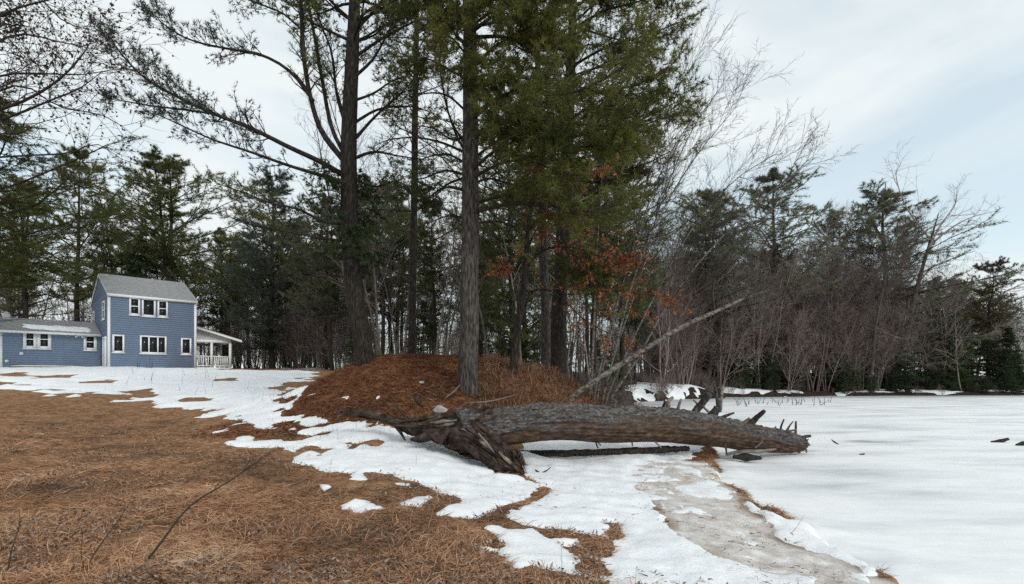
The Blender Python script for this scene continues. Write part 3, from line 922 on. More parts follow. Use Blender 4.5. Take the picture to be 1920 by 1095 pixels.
# low deck and step in front of the wing, snow on them
deck = thing('deck', 'low weathered timber deck along the front of the blue wing', 'deck', tuple(H0), HA)
for i in range(9):
    y = wt - 1.75 + i * .19
    link('plank', Geo().box(-wl_ + .5, y, .02, -1.0, y + .175, .06).mesh('plank', M['deck'], attr=None), deck)
link('skirt', Geo().box(-wl_ + .52, wt - 1.73, -.6, -1.02, wt - .06, .015).mesh('skirt', M['deck'], attr=None), deck)
step = thing('step', 'wooden step below the white side door beside the deck', 'step', tuple(H0), HA)
for i in range(2):
    link('tread', Geo().box(-.98, .35 + .55 * i, -.6, -.13, .88 + .55 * i, -.2 + .13 * i).mesh('tread', M['deck'], attr=None), step)


def snow_slab(name, label, pts, th, seed, cat='snow'):
    """a lumpy pad of snow over a rectangle in house axes: (x0,y0,x1,y1), z function"""
    x0, y0, x1, y1, zf = pts
    nx, ny = 48, 16
    X, Yy = np.meshgrid(np.linspace(x0, x1, nx), np.linspace(y0, y1, ny))
    ed = np.minimum(np.minimum(X - x0, x1 - X) / (x1 - x0) * 6, np.minimum(Yy - y0, y1 - Yy) / (y1 - y0) * 3)
    hgt = th * np.clip(ed + .35 * fbm(X * 2 + seed, Yy * 3, o=3) - .12, -.3, 1)
    Z = zf(X, Yy) + np.minimum(hgt, th * (.6 + .3 * np.clip(hgt / th, 0, 1)))
    i_ = np.arange(nx * ny).reshape(ny, nx)
    q_ = np.stack([i_[:-1, :-1], i_[:-1, 1:], i_[1:, 1:], i_[1:, :-1]], -1).reshape(-1, 4)
    k_ = hgt.ravel()[q_].max(1) > -.01
    o = link(name, Geo().add(np.stack([X.ravel(), Yy.ravel(), Z.ravel()], -1), q_[k_]).mesh(name, M['snow'], True, attr=None))
    o.location = tuple(H0)
    o.rotation_euler = (0, 0, HA)
    o['label'] = label
    o['category'] = cat
    return o


snow_slab('snow_patch', 'long strip of melting snow on the low grey wing roof', (-4.6, wt - .1, -.4, wt + 1.5, lambda x, y: we + (y - wt) * slw + .085), .09, 3)
snow_slab('snow_patch', 'thin white snow lying on the deck boards', (-wl_ + .5, wt - 1.76, -1.0, wt - .2, lambda x, y: .061 + 0 * x), .08, 9)
dish = thing('satellite_dish', 'small pale satellite dish on the wing roof ridge', 'dish', tuple(H0 + np.array([ca * -5.45 - sa * (wt + 2.1), sa * -5.45 + ca * (wt + 2.1), we + .72])), HA)
gl = Geo()
rr_ = np.linspace(0, .24, 6)
th_ = np.linspace(0, 2 * np.pi, 20, endpoint=False)
vv = [(r * np.cos(a), -.16 + .9 * r * r, .48 + r * 1.15 * np.sin(a)) for r in rr_ for a in th_]
vv += [(x, y + .02, z) for x, y, z in vv]
qq = np.array([(i * 20 + j, i * 20 + (j + 1) % 20, (i + 1) * 20 + (j + 1) % 20, (i + 1) * 20 + j) for i in range(5) for j in range(20)])
link('reflector', Geo().add(vv, [qq, qq[:, ::-1] + 120]).mesh('reflector', M['metal'], True, attr=None), dish)
gl = Geo()
tubes(gl, np.array([[0, .1, -.15], [0, .05, .2], [0, -.05, .45]]), np.array([.03, .03, .03]), 6)
link('mast', gl.mesh('mast', M['bark_dark'], attr=None), dish)
gl = Geo()
tubes(gl, np.array([[0, -.1, .15], [0, -.42, .3], [0, -.5, .42]]), np.array([.015, .015, .04]), 6)
link('feed_arm', gl.mesh('feed_arm', M['metal'], attr=None), dish)

# ------------------------------------------------------------------ fallen tree
logt = thing('fallen_tree', 'huge fallen tree trunk with torn roots lying across the snowy bank', 'log', tuple(P(950, 838, 9.9)))
LB = np.array(logt.location)
axis = polyline([P(858, 812, 9.55), P(950, 802, 9.9), P(1050, 793, 10.4), P(1150, 797, 11.1), P(1250, 799, 11.9), P(1350, 811, 12.8), P(1420, 822, 13.6), P(1470, 830, 14.1), P(1512, 836, 14.5)], 300)
ss = np.linspace(0, 1, 300)
rad = np.interp(ss, [0, .1, .25, .4, .55, .7, .82, .92, .97, 1], [.36, .32, .32, .345, .345, .315, .29, .225, .155, .05])
nth = 150
th = np.linspace(0, 2 * np.pi, nth, endpoint=False)
T3 = nrm(np.gradient(axis, axis=0))
Uv = nrm(np.cross(np.array([0, 0, 1.0]), T3))      # away from / towards the camera
Vv = np.cross(T3, Uv)
if Uv[150, 1] > 0:
    Uv = -Uv
    Vv = np.cross(Uv, T3) * 1.0
Vv = np.where(Vv[:, 2:3] < 0, -Vv, Vv)
SS, TH = np.meshgrid(ss * 10.2, th, indexing='ij')
cx_, cy_ = np.cos(TH), np.sin(TH)                  # cos: towards the camera, sin: up
ring_r = rad[:, None]
nx_, ny_ = cx_ * 2.2, cy_ * 2.2
barkedge = cy_ + .28 * fbm(SS * .8, nx_, ny_, o=3) + .12 * fbm(SS * 3, nx_, ny_, o=2)
bark = sstep(-.22, -.02, barkedge) * (1 - .8 * sstep(.3, .9, fbm(SS * .7 + 3, nx_, ny_ + 5, o=3) + (SS > 6.5) * .25))
rid = 1 - np.abs(vnoise(SS * 2.3 + 1.1 * vnoise(SS * 2, nx_ * 2, ny_ * 2), nx_ * 4.2 + .5 * vnoise(SS * 2.5, nx_, ny_), ny_ * 4.2)) * 1.7
rid2 = 1 - np.abs(vnoise(SS * 9, nx_ * 9 + 4, ny_ * 9)) * 1.5
disp = bark * (.012 + .058 * np.clip(rid, -.3, 1) + .026 * rid2) + (1 - bark) * (.022 * fbm(SS * 1.0, nx_ * 5, ny_ * 5, o=4)) + .035 * fbm(SS * .6, nx_ * .7, ny_ * .7, o=2)
RRr = ring_r + disp
pts = axis[:, None] + RRr[..., None] * (cx_[..., None] * Uv[:, None] + cy_[..., None] * Vv[:, None])
ii = np.arange(300 * nth).reshape(300, nth)
q = np.stack([ii[:-1], np.roll(ii, -1, 1)[:-1], np.roll(ii, -1, 1)[1:], ii[1:]], -1).reshape(-1, 4)
link('trunk', Geo().add(pts.reshape(-1, 3), [q, ii[-1:, :], ii[:1, ::-1]], np.clip(bark * (.55 + .45 * sstep(.1, .75, rid)), 0, 1).ravel()).mesh('trunk', M['log'], True, shift=LB), logt)


def rough_tube(px, radii, n=60, sides=28, amp=.18, seed=0, flat=None, fs=3.0):
    p = polyline([P(*a) for a in px], n)
    r = np.interp(np.linspace(0, 1, n), np.linspace(0, 1, len(radii)), radii)
    T = nrm(np.gradient(p, axis=0))
    U = nrm(np.cross(T, np.array([0.1, 0.2, 1.0])))
    V = np.cross(T, U)
    a = np.linspace(0, 2 * np.pi, sides, endpoint=False)
    c, s = np.cos(a), np.sin(a)
    S = np.linspace(0, 1, n)[:, None] * np.linalg.norm(np.diff(p, axis=0), axis=1).sum() * fs
    tw = a[None] + .5 * vnoise(S * .3 + seed, 0 * S, 0 * S) + .25 * S / fs
    c_, s_2 = np.cos(tw), np.sin(tw)
    rr = r[:, None] * (1 + amp * (.9 * fbm(S * .5 + seed, c_ * 2.2, s_2 * 2.2, o=4) + 1.1 * (.5 - np.abs(vnoise(S * .35 + seed, c_ * 4.5, s_2 * 4.5)) * 1.6) + .8 * vnoise(S * 1.2 + seed, c_ * 9, s_2 * 9) + .7 * (.4 - np.abs(vnoise(S * .6 + seed, c_ * 8 + 3, s_2 * 8)))))
    v = p[:, None] + rr[..., None] * (c[None, :, None] * U[:, None] + s[None, :, None] * V[:, None])
    i_ = np.arange(n * sides).reshape(n, sides)
    q_ = np.stack([i_[:-1], np.roll(i_, -1, 1)[:-1], np.roll(i_, -1, 1)[1:], i_[1:]], -1).reshape(-1, 4)
    return Geo().add(v.reshape(-1, 3), [q_, i_[-1:], i_[:1, ::-1]])


ROOTS = [
    ([(915, 795, 9.8), (885, 808, 9.6), (862, 816, 9.45), (842, 822, 9.35)], [.38, .37, .27, .10], .30),
    ([(870, 806, 9.5), (905, 832, 9.25), (940, 862, 8.95), (966, 882, 8.8), (978, 888, 8.75)], [.28, .215, .165, .12, .04], .28),
    ([(890, 800, 9.6), (850, 790, 9.7), (815, 797, 9.8), (780, 806, 9.95), (752, 802, 10.1)], [.22, .17, .12, .09, .05], .32),
    ([(840, 815, 9.45), (800, 806, 9.7), (765, 800, 9.95), (735, 789, 10.2), (705, 780, 10.4), (670, 775, 10.6), (640, 776, 10.8)], [.20, .12, .095, .08, .075, .07, .04], .22),
    ([(900, 775, 10.0), (868, 778, 10.0), (835, 786, 10.05), (800, 792, 10.1), (775, 796, 10.2)], [.14, .11, .085, .06, .03], .3),
    ([(782, 802, 9.95), (765, 785, 10.0), (750, 770, 10.05), (738, 757, 10.1)], [.05, .032, .024, .009], .2),
    ([(776, 802, 9.9), (768, 790, 9.9), (757, 782, 9.9)], [.03, .02, .008], .2),
    ([(744, 800, 10.05), (752, 812, 9.95), (760, 826, 9.9)], [.04, .03, .015], .2),
    ([(642, 776, 10.8), (634, 781, 10.7), (632, 791, 10.65)], [.05, .03, .012], .3), ([(650, 774, 10.8), (640, 770, 10.75), (634, 777, 10.7)], [.045, .03, .012], .3),
    ([(880, 830, 9.3), (900, 848, 9.15), (925, 868, 9.0), (950, 878, 8.9)], [.12, .10, .08, .02], .35),
    ([(860, 812, 9.4), (895, 842, 9.1), (930, 872, 8.85), (955, 886, 8.75)], [.13, .10, .075, .03], .25),
    ([(895, 800, 9.4), (925, 820, 9.15), (952, 848, 8.95), (972, 876, 8.75)], [.12, .095, .08, .03], .25),
    ([(850, 800, 9.5), (815, 812, 9.5), (790, 822, 9.5), (770, 824, 9.55)], [.12, .09, .06, .02], .25),
    ([(905, 772, 9.8), (880, 785, 9.55), (850, 800, 9.4), (832, 820, 9.3), (826, 834, 9.25)], [.10, .10, .085, .06, .02], .25),
    ([(865, 790, 9.5), (820, 782, 9.85), (780, 788, 10.0), (745, 785, 10.2)], [.09, .06, .045, .02], .25),
    ([(865, 770, 9.9), (872, 785, 9.6), (884, 800, 9.3), (905, 815, 9.1)], [.05, .085, .09, .03], .35),
]
for k, (px, rd, am) in enumerate(ROOTS):
    big = rd[0] > .1
    link('root', rough_tube(px, rd, 90 if big else 24, 56 if big else 10, am, seed=k * 3.7).mesh('root', M['rootwood'], True, shift=LB), logt)
for k in range(26):
    t = R.random()
    if k < 14:      # along the near root
        cu, cv, cY = 880 + 85 * t, 815 + 62 * t, 9.15 - .4 * t
        du, dv = 26 + 30 * R.random(), 20 + 22 * R.random()
    else:           # along the roots to the left
        cu, cv, cY = 855 - 150 * t, 800 - 16 * t, 9.45 + .75 * t
        du, dv = -(30 + 45 * R.random()), -4 + 10 * R.random()
    ou, ov2 = R.normal() * 9, R.normal() * 9
    r0 = .012 + .022 * R.random()
    link('root', rough_tube([(cu - du * .5 + ou, cv - dv * .5 + ov2, cY - .02), (cu + ou * .7, cv + ov2 * .7, cY - .14 - .08 * R.random()), (cu + du * .5 + ou * .4, cv + dv * .5 + ov2 * .3, cY - .04)], [r0 * .6, r0, r0 * .4], 18, 8, .3, seed=k * 1.9).mesh('root', M['driftwood'] if k % 4 == 0 else M['rootwood'], True, shift=LB), logt)
# splintered strands at the torn end of the big root
sp = Geo()
for k in range(46):
    u, v, Y = 938 + R.random() * 42, 852 + R.random() * 30, 8.72 + R.random() * .1
    a = P(u - 6 - 10 * R.random(), v - 12 - 14 * R.random(), Y + .02)
    c = P(u + 4 + 8 * R.random(), v + 10 + 8 * R.random(), Y)
    tubes(sp, polyline([a, (a + c) / 2 + R.normal(size=3) * .03, c], 5), np.linspace(.014, .004, 5), 4)
link('splinter', sp.mesh('splinter', M['rootwood'], True, shift=LB), logt, kind='stuff')
STUBS = [  # base px, tip px, Y, r0, r1
    ((1300, 775), (1330, 738), 12.4, .075, .055), ((1316, 765), (1300, 750), 12.5, .03, .015), ((1336, 780), (1345, 764), 12.8, .10, .06), ((1328, 772), (1315, 757), 12.7, .03, .02),
    ((1350, 785), (1377, 774), 12.9, .04, .015), ((1385, 797), (1406, 784), 13.2, .045, .025), ((1405, 798), (1433, 771), 13.4, .075, .035), ((1415, 800), (1406, 787), 13.45, .03, .02),
    ((1240, 768), (1247, 752), 11.8, .035, .02), ((1252, 768), (1262, 745), 11.9, .05, .025), ((1145, 764), (1152, 752), 11.1, .10, .06), ((1195, 768), (1202, 760), 11.5, .06, .04),
    ((1495, 826), (1520, 817), 14.4, .06, .03), ((1498, 832), (1517, 832), 14.35, .035, .015), ((1490, 824), (1492, 790), 14.3, .03, .018), ((1445, 812), (1494, 806), 14.0, .035, .02), ((1475, 808), (1487, 790), 14.1, .025, .01),
    ((1474, 815), (1478, 800), 14.1, .02, .01), ((1438, 810), (1435, 801), 13.8, .03, .02), ((1452, 812), (1455, 799), 13.9, .02, .012), ((1413, 838), (1405, 824), 13.3, .03, .02), ((1415, 839), (1430, 827), 13.2, .03, .02),
    ((1349, 772), (1342, 728), 13.0, .05, .022), ((1350, 768), (1356, 722), 13.05, .045, .02), ((1343, 735), (1338, 716), 12.95, .022, .012), ((1270, 770), (1278, 748), 12.0, .04, .02), ((1462, 815), (1470, 786), 14.05, .03, .015), ((1502, 830), (1516, 824), 14.4, .03, .012),
    ((1117, 820), (1121, 840), 10.9, .018, .01), ((1121, 822), (1127, 835), 10.9, .016, .008), ((1178, 815), (1186, 836), 11.3, .018, .01), ((1220, 815), (1240, 839), 11.6, .018, .010), ((1358, 832), (1362, 854), 12.6, .022, .014), ((1505, 838), (1512, 848), 14.4, .04, .02), ((1485, 838), (1500, 848), 14.3, .05, .03),
]
for k, ((ua, va), (ub, vb), Y, r0, r1) in enumerate(STUBS):
    mid = (ua + ub) / 2 + R.normal() * 1.5, (va + vb) / 2 + R.normal() * 1.5
    link('branch_stub', rough_tube([(ua, va, Y), (*mid, Y - .05), (ub, vb, Y - .12 + .1 * R.normal())], [r0 * 1.2, (r0 + r1) / 1.75, r1 * 1.2], 18, 9, .22, seed=k).mesh('branch_stub', M['driftwood'] if k % 2 == 1 else M['bark_grey'], True, shift=LB), logt)

def stick(name, label, cat, px, rd, mat='driftwood', n=20, sides=8, group=None, amp=.15, seed=0):
    o = link(name, rough_tube(px, rd, n, sides, amp, seed=seed).mesh(name, M[mat], True, shift=P(*px[0])))
    o.location = tuple(P(*px[0]))
    o['label'] = label
    o['category'] = cat
    if group:
        o['group'] = group
    return o


stick('old_log', 'dark half-sunken log lying in the shadow under the fallen trunk', 'log', [(955, 848, 10.9), (1050, 850, 10.9), (1150, 847, 11.3), (1240, 843, 11.9), (1292, 841, 12.3)], [.045, .06, .055, .06, .04], 'bark_dark', 220, 20, amp=.45)
stick('driftwood_branch', 'long bare driftwood branch on the ice below the broken log end', 'branch', [(1362, 852, 13.0), (1395, 846, 13.1), (1425, 846, 13.2), (1455, 842, 13.4)], [.035, .045, .05, .02], seed=2)
stick('driftwood_branch', 'short thick dark driftwood piece frozen in the ice below the log', 'branch', [(1375, 857, 12.8), (1400, 858, 12.8), (1428, 859, 12.8)], [.05, .08, .03], 'bark_dark', amp=.35, seed=5)
stick('twig', 'small forked dark twig on the snow beside the torn root', 'twig', [(1004, 881, 9.3), (1014, 888, 9.2), (1022, 890, 9.15)], [.012, .018, .006], 'bark_dark')
stick('twig', 'thin twig leaning up from the forked twig by the root', 'twig', [(1014, 888, 9.2), (1025, 882, 9.2), (1033, 876, 9.2)], [.014, .01, .005], 'bark_dark')
stick('twig', 'small dark stick frozen upright in the ice right of the log end', 'twig', [(1559, 824, 15.6), (1565, 829, 15.5), (1572, 833, 15.4)], [.012, .022, .012], 'bark_dark')
stick('twig', 'dark frozen branch lump on the ice near the right picture edge', 'branch', [(1858, 828, 17.0), (1875, 827, 17.0), (1890, 822.5, 17.0)], [.02, .06, .04], 'bark_dark', amp=.3)
stick('twig', 'small dark stub on the ice at the very right picture edge', 'branch', [(1905, 834, 16.2), (1918, 831, 16.2), (1930, 830, 16.2)], [.03, .06, .03], 'bark_dark', amp=.3)
stick('twig', 'thin pale reed lying flat on the open ice', 'twig', [(1872, 935.5, 9.0), (1890, 939, 8.87), (1908, 944, 8.7)], [.006, .008, .004], 'driftwood')
stick('twig', 'tiny dark twig on the ice in front of the log tip', 'twig', [(1612, 852, 14.25), (1618, 852, 14.25), (1621, 850, 14.25)], [.02, .03, .01], 'bark_dark')
stick('branch', 'curved dead branch on the needle mound below the middle pine', 'branch', [(775, 741, 12.2), (782, 752, 11.9), (792, 762, 11.7)], [.03, .045, .03], 'bark_dark')
stick('branch', 'thin fallen branch resting on the mound near the stone', 'branch', [(835, 746, 12.2), (850, 735, 12.4), (862, 722, 12.6)], [.012, .016, .008], 'driftwood')
stick('branch', 'short grey stick lying on the needle mound behind the log', 'branch', [(870, 756, 11.8), (920, 752, 12.0), (965, 741, 12.4)], [.012, .016, .008], 'driftwood')
# the pale stone on the mound
def rock(label, u, v, Y, r, seed):
    n1_, n2_ = 14, 22
    a = np.linspace(0, np.pi, n1_)[:, None]
    b2 = np.linspace(0, 2 * np.pi, n2_, endpoint=False)[None]
    d_ = np.stack([np.sin(a) * np.cos(b2), np.sin(a) * np.sin(b2), np.cos(a) + 0 * b2], -1)
    rr = 1 + .35 * fbm(d_[..., 0] * 1.3 + seed, d_[..., 1] * 1.3, d_[..., 2] * 1.3, o=3)
    v_ = d_ * rr[..., None] * np.array(r)
    i_ = np.arange(n1_ * n2_).reshape(n1_, n2_)
    q_ = np.stack([i_[:-1], np.roll(i_, -1, 1)[:-1], np.roll(i_, -1, 1)[1:], i_[1:]], -1).reshape(-1, 4)
    o = link('stone', Geo().add(v_.reshape(-1, 3), q_[:, ::-1]).mesh('stone', M['stone'], attr=None))
    p = P(u, v, Y)
    p[2] = height(p[0], p[1])[0] + r[2] * .3
    o.location = tuple(p)
    o['label'] = label
    o['category'] = 'stone'
rock('pale grey stone half sunk in the needle mound behind the roots', 824, 748, 11.9, (.16, .12, .10), 3)
rock('small bright stone near the middle pine on the mound', 790, 713, 13.4, (.07, .05, .05), 8)
# ------------------------------------------------------------------ tree builders
def ground_at(x, y):
    return float(height(x, y)[0])


def bark_trunk(axis_pts, radii, N=60, sides=20, amp=.05, seed=0.0, flare=0.0):
    p = polyline(axis_pts, N)
    t = np.linspace(0, 1, N)
    r = np.interp(t, np.linspace(0, 1, len(radii)), radii)
    T = nrm(np.gradient(p, axis=0))
    U = nrm(np.cross(T, np.array([0, 1.0, 0.05])))
    V = np.cross(T, U)
    a = np.linspace(0, 2 * np.pi, sides, endpoint=False)
    c, s = np.cos(a)[None], np.sin(a)[None]
    h = np.concatenate([[0], np.cumsum(np.linalg.norm(np.diff(p, axis=0), axis=1))])[:, None]
    rr = r[:, None] * (1 + amp * (.6 * fbm(h * .9 + seed, c * 3 + 0 * h, s * 3 + 0 * h, o=3) + 1.1 * (.6 - 1.7 * np.abs(vnoise(h * 1.3 + seed, c * 6 + 0 * h, s * 6 + 0 * h)))))
    if flare:
        rr = rr + flare * np.exp(-h / .35) * (.6 + .55 * np.cos(5 * a + seed)[None] + .3 * vnoise(c * 2 + 0 * h, s * 2 + seed))
    v = p[:, None] + rr[..., None] * (c[..., None] * U[:, None] + s[..., None] * V[:, None])
    i_ = np.arange(N * sides).reshape(N, sides)
    q_ = np.stack([i_[:-1], np.roll(i_, -1, 1)[:-1], np.roll(i_, -1, 1)[1:], i_[1:]], -1).reshape(-1, 4)
    return Geo().add(v.reshape(-1, 3), [q_, i_[-1:]]), p, r


def limb_set(axis_, rng, zs, per, Lf, elev=(5, 25), N=7, rf=.016, wig=.10, up=.03, azf=None):
    """whorled limbs on a trunk polyline; Lf(z, az) gives the length"""
    out, rad_ = [], []
    za = axis_[:, 2]
    for z in zs:
        c = np.array([np.interp(z, za, axis_[:, k]) for k in range(3)])
        k = max(1, int(round(per + rng.normal() * .8)))
        a0 = rng.random() * 6.28
        for i in range(k):
            az = a0 + 6.283 * (i + .35 * rng.normal()) / k
            if azf is not None:
                az = azf(az, rng)
            L = Lf(z, az) * rng.uniform(.6, 1.15)
            if L < .15:
                continue
            e = math.radians(rng.uniform(*elev))
            d = np.array([math.cos(az) * math.cos(e), math.sin(az) * math.cos(e), math.sin(e)])
            p = [c]
            for j in range(N - 1):
                d = d + wig * rng.normal(size=3) + np.array([0, 0, up])
                d /= np.linalg.norm(d)
                p.append(p[-1] + d * L / (N - 1))
            out.append(p)
            rad_.append(np.linspace(1, .22, N) * (rf * L ** .85 + .004))
    return np.array(out), np.array(rad_)


def pine_variant(seed, H=23, base=.4, Rm=3.8, shape='round', whorl=.75, per=5, tuft=(6, 7, .40, .05), forked=False, drop=.12, droop=0.0, n2=11, dense=1.0):
    """generic pine in local axes -> (trunk Geo, crown Geo)"""
    rng = np.random.default_rng(seed)
    tg, cg = Geo(), Geo()
    bend = rng.normal(size=(6, 2)) * H * .008
    ax = np.array([[np.sum(bend[:i + 1, 0]), np.sum(bend[:i + 1, 1]), H * i / 5] for i in range(6)])
    ax[:, :2] -= ax[0, :2]
    ax[0, 2] = -.5
    axes = [(ax, base, 1.0)]
    if forked:
        a2 = ax.copy()
        k = 2
        for i in range(k, 6):
            a2[i, 0] += .5 * (i - k + .3) ** .8
        axes.append((a2, max(base, .45), .8))
    for ax, bs, sc_ in axes:
        p = polyline(ax, 26)
        r = np.interp(np.linspace(0, 1, 26), [0, .03, .5, 1], [H * .0155, H * .0125, H * .008, H * .0012])
        tubes(tg, p, r, 8)
        zs = np.arange(bs * H, H * .985, whorl) + rng.normal(size=len(np.arange(bs * H, H * .985, whorl))) * .15
        zs = zs[rng.random(len(zs)) > drop]

        def Lf(z, az):
            q = (z - bs * H) / (H * (1 - bs))
            if shape == 'cone':
                f = (1 - q) ** .8 * .95 + .05
            else:
                f = min(1, .6 + q * 1.6) * min(1, max(0, 1 - q) * 2.0) ** .8 + .04
            return Rm * sc_ * f * (.85 + .35 * math.sin(az * 2 + seed + z * .35))
        A, B = limb_set(p, rng, zs, per, Lf, elev=(0, 38) if droop == 0 else (-25, 5), rf=.013, up=.05 if droop == 0 else -.01)
        tubes(tg, A, B, 4)
        L2, R2 = spawn(A, B, rng, n2, (.16, 1), (38, 65), (.30, .48), .45, 4, .14, .05 - droop * .1, .88, .5)
        tubes(cg, L2, np.maximum(R2, .008), 3, 0.05)
        tufts(cg, L2, rng, tuft[0], .2, tuft[1], tuft[2], tuft[3], .75, droop * .4)
        tufts(cg, A, rng, 6, .45, tuft[1], tuft[2], tuft[3], .8, droop * .4)
        # dead lower limbs
        zd = rng.uniform(.12 * H, max(bs, .16) * H, 14 if bs > .15 else 3)
        D1, D2 = limb_set(p, rng, zd, 1.6, lambda z, a_: Rm * .42, (-15, 15), rf=.008)
        if len(D1):
            tubes(tg, D1, D2, 3)
            E1, E2 = spawn(D1, D2, rng, 5, (.3, 1), (35, 65), (.3, .5), .5, 3, .2, 0, .5)
            tubes(tg, E1, np.maximum(E2, .006), 3)
    return tg, cg


def bare_variant(seed, H=12, stems=1, n1=14, n2=8, n3=6, spread=(28, 50), lr=(.28, .5), rt=.010, lean=.0, start=.3, r0=None, up=.06, n4=0, wig=.13):
    rng = np.random.default_rng(seed)
    tg, cg = Geo(), Geo()
    for s in range(stems):
        a = rng.random() * 6.28
        tilt = (0.05 + .22 * rng.random()) if stems > 1 else lean
        d = np.array([math.cos(a) * tilt, math.sin(a) * tilt, 1.0])
        p = [np.array([math.cos(a) * .15 * (stems > 1), math.sin(a) * .15 * (stems > 1), -.4])]
        h = H * (rng.uniform(.7, 1) if stems > 1 else 1)
        for j in range(9):
            d = d + rng.normal(size=3) * .07
            d = d / np.linalg.norm(d)
            p.append(p[-1] + d * h / 9)
        p = np.array(p)
        rr = (r0 or H * .009) * (.75 if stems > 1 else 1)
        r = np.linspace(1, .12, 10) * rr
        tubes(tg, polyline(p, 16), np.interp(np.linspace(0, 1, 16), np.linspace(0, 1, 10), r), 7)
        A, B = spawn(p[None], r[None], rng, n1, (start, 1), spread, lr, .55, 7, wig, up, 0, .45)
        tubes(tg, A, B, 4)
        L2, R2 = spawn(A, B, rng, n2, (.2, 1), (25, 55), (.35, .6), .55, 5, .16, up * .7, 0, .4, rmin=rt)
        tubes(cg, L2, R2, 3)
        L3, R3 = spawn(L2, R2, rng, n3, (.2, 1), (25, 55), (.4, .7), .6, 4, .18, up * .5, 0, .4, end=.4, rmin=rt * .7)
        tubes(cg, L3, R3, 3)
        if n4:
            L4, R4 = spawn(L3, R3, rng, n4, (.2, 1), (25, 55), (.4, .7), .7, 3, .2, 0, 0, .4, end=.5, rmin=rt * .6)
            tubes(cg, L4, R4, 3)
    return tg, cg


PROTO = {}


def proto(key, geos, mt, mc):
    PROTO[key] = (geos[0].mesh(key + '_trunk', M[mt], True), geos[1].mesh(key + '_crown', M[mc], False), geos)


def plant(key, name, label, cat, x, y, s=1.0, rz=None, group=None, mc=None, mt=None, sz=None, dz=0.0, rng=R):
    """one individual tree: an Empty with trunk and crown children that share mesh data"""
    a, b, _ = PROTO[key]
    rz = rng.random() * 6.283 if rz is None else rz
    o = thing(name, label, cat, (x, y, ground_at(x, y) + dz), rz, group)
    o.scale = (s, s, s * (sz or 1))
    for nm, me, mo in (('trunk', a, mt), ('crown', b, mc)):
        if len(me.vertices) == 0:
            continue
        c = link(nm, me, o)
        if mo:
            c.material_slots[0].link = 'OBJECT'
            c.material_slots[0].material = M[mo]
    return o


def at(u, Y):
    return (u - 960) / FPX * Y, Y


# ------------------------------------------------------------------ big pines on the mound
class Hero:
    def __init__(self, name, label, cat, base):
        self.t = thing(name, label, cat, tuple(base))
        self.b = np.array(base, float)

    def trunk(self, axis_, radii, mat, N=90, sides=30, amp=.06, seed=1., flare=.12):
        g, self.ax, self.r = bark_trunk(axis_, radii, N, sides, amp, seed, flare)
        link('trunk', g.mesh('trunk', M[mat], True, shift=self.b), self.t)

    def limb(self, Pn, Rn, rng, wood='bark_dark', needles='pine', n2=14, n3=0, l2=(.25, .45), tf=(4, 8, .15, .014), flat=.7, up=.05, t2=.25, spread=.7, Lfix=None, ang=(35, 65), needle_t0=.3, sides=6, n2min=.004, leaf=None, curl=.2):
        """one limb as a part (with its twigs); its needles are a sub-part"""
        if np.ndim(Rn) == 0 or len(np.atleast_1d(Rn)) == 2:
            Rn = np.linspace(Rn[0], Rn[1], len(Pn))
        g = Geo()
        tubes(g, Pn, Rn, sides)
        L2, R2 = spawn(Pn[None], Rn[None], rng, n2, (t2, 1), ang, l2, .42, 5, curl * .8, up, flat, .45, rmin=n2min, Lfix=Lfix)
        tubes(g, L2, R2, 3)
        tw = L2
        if n3:
            L3, R3 = spawn(L2, R2, rng, n3, (.15, 1), (30, 60), (.35, .6), .6, 3, curl, up, flat * .7, .4, rmin=n2min * .75)
            tubes(g, L3, R3, 3)
            tw = L3
        lo = link('limb', g.mesh('limb', M[wood], True, shift=self.b), self.t)
        if tf:
            ng = Geo()
            tufts(ng, tw, rng, tf[0], needle_t0, tf[1], tf[2], tf[3], spread)
            if n3:
                tufts(ng, L2, rng, 2, .6, tf[1], tf[2], tf[3], spread)
            k_ = rng.normal() * .2
            ng.a = [np.clip(a_ * .8 + .1 + k_, 0, 1) for a_ in ng.a]
            link('needles', ng.mesh('needles', M[needles], False, shift=self.b), lo)
        if leaf:
            ng = Geo()
            i = rng.integers(0, tw.shape[0], leaf[0])
            k = rng.uniform(.15, .999, leaf[0]) * (tw.shape[1] - 1)
            j = k.astype(int)
            p = tw[i, j] * (1 - (k - j))[:, None] + tw[i, j + 1] * (k - j)[:, None]
            leaves(ng, p, rng, leaf[1], leaf[2])
            link('leaves', ng.mesh('leaves', M[needles], False, shift=self.b), lo)
        return lo

    def px_limb(self, px, Y0, Y1, r0, r1, rng, N=14, **k):
        n = len(px)
        pts = [P(u, v, Y0 + (Y1 - Y0) * i / (n - 1)) for i, (u, v) in enumerate(px)]
        return self.limb(polyline(pts, N), (r0, r1), rng, **k)


rg = np.random.default_rng(21)
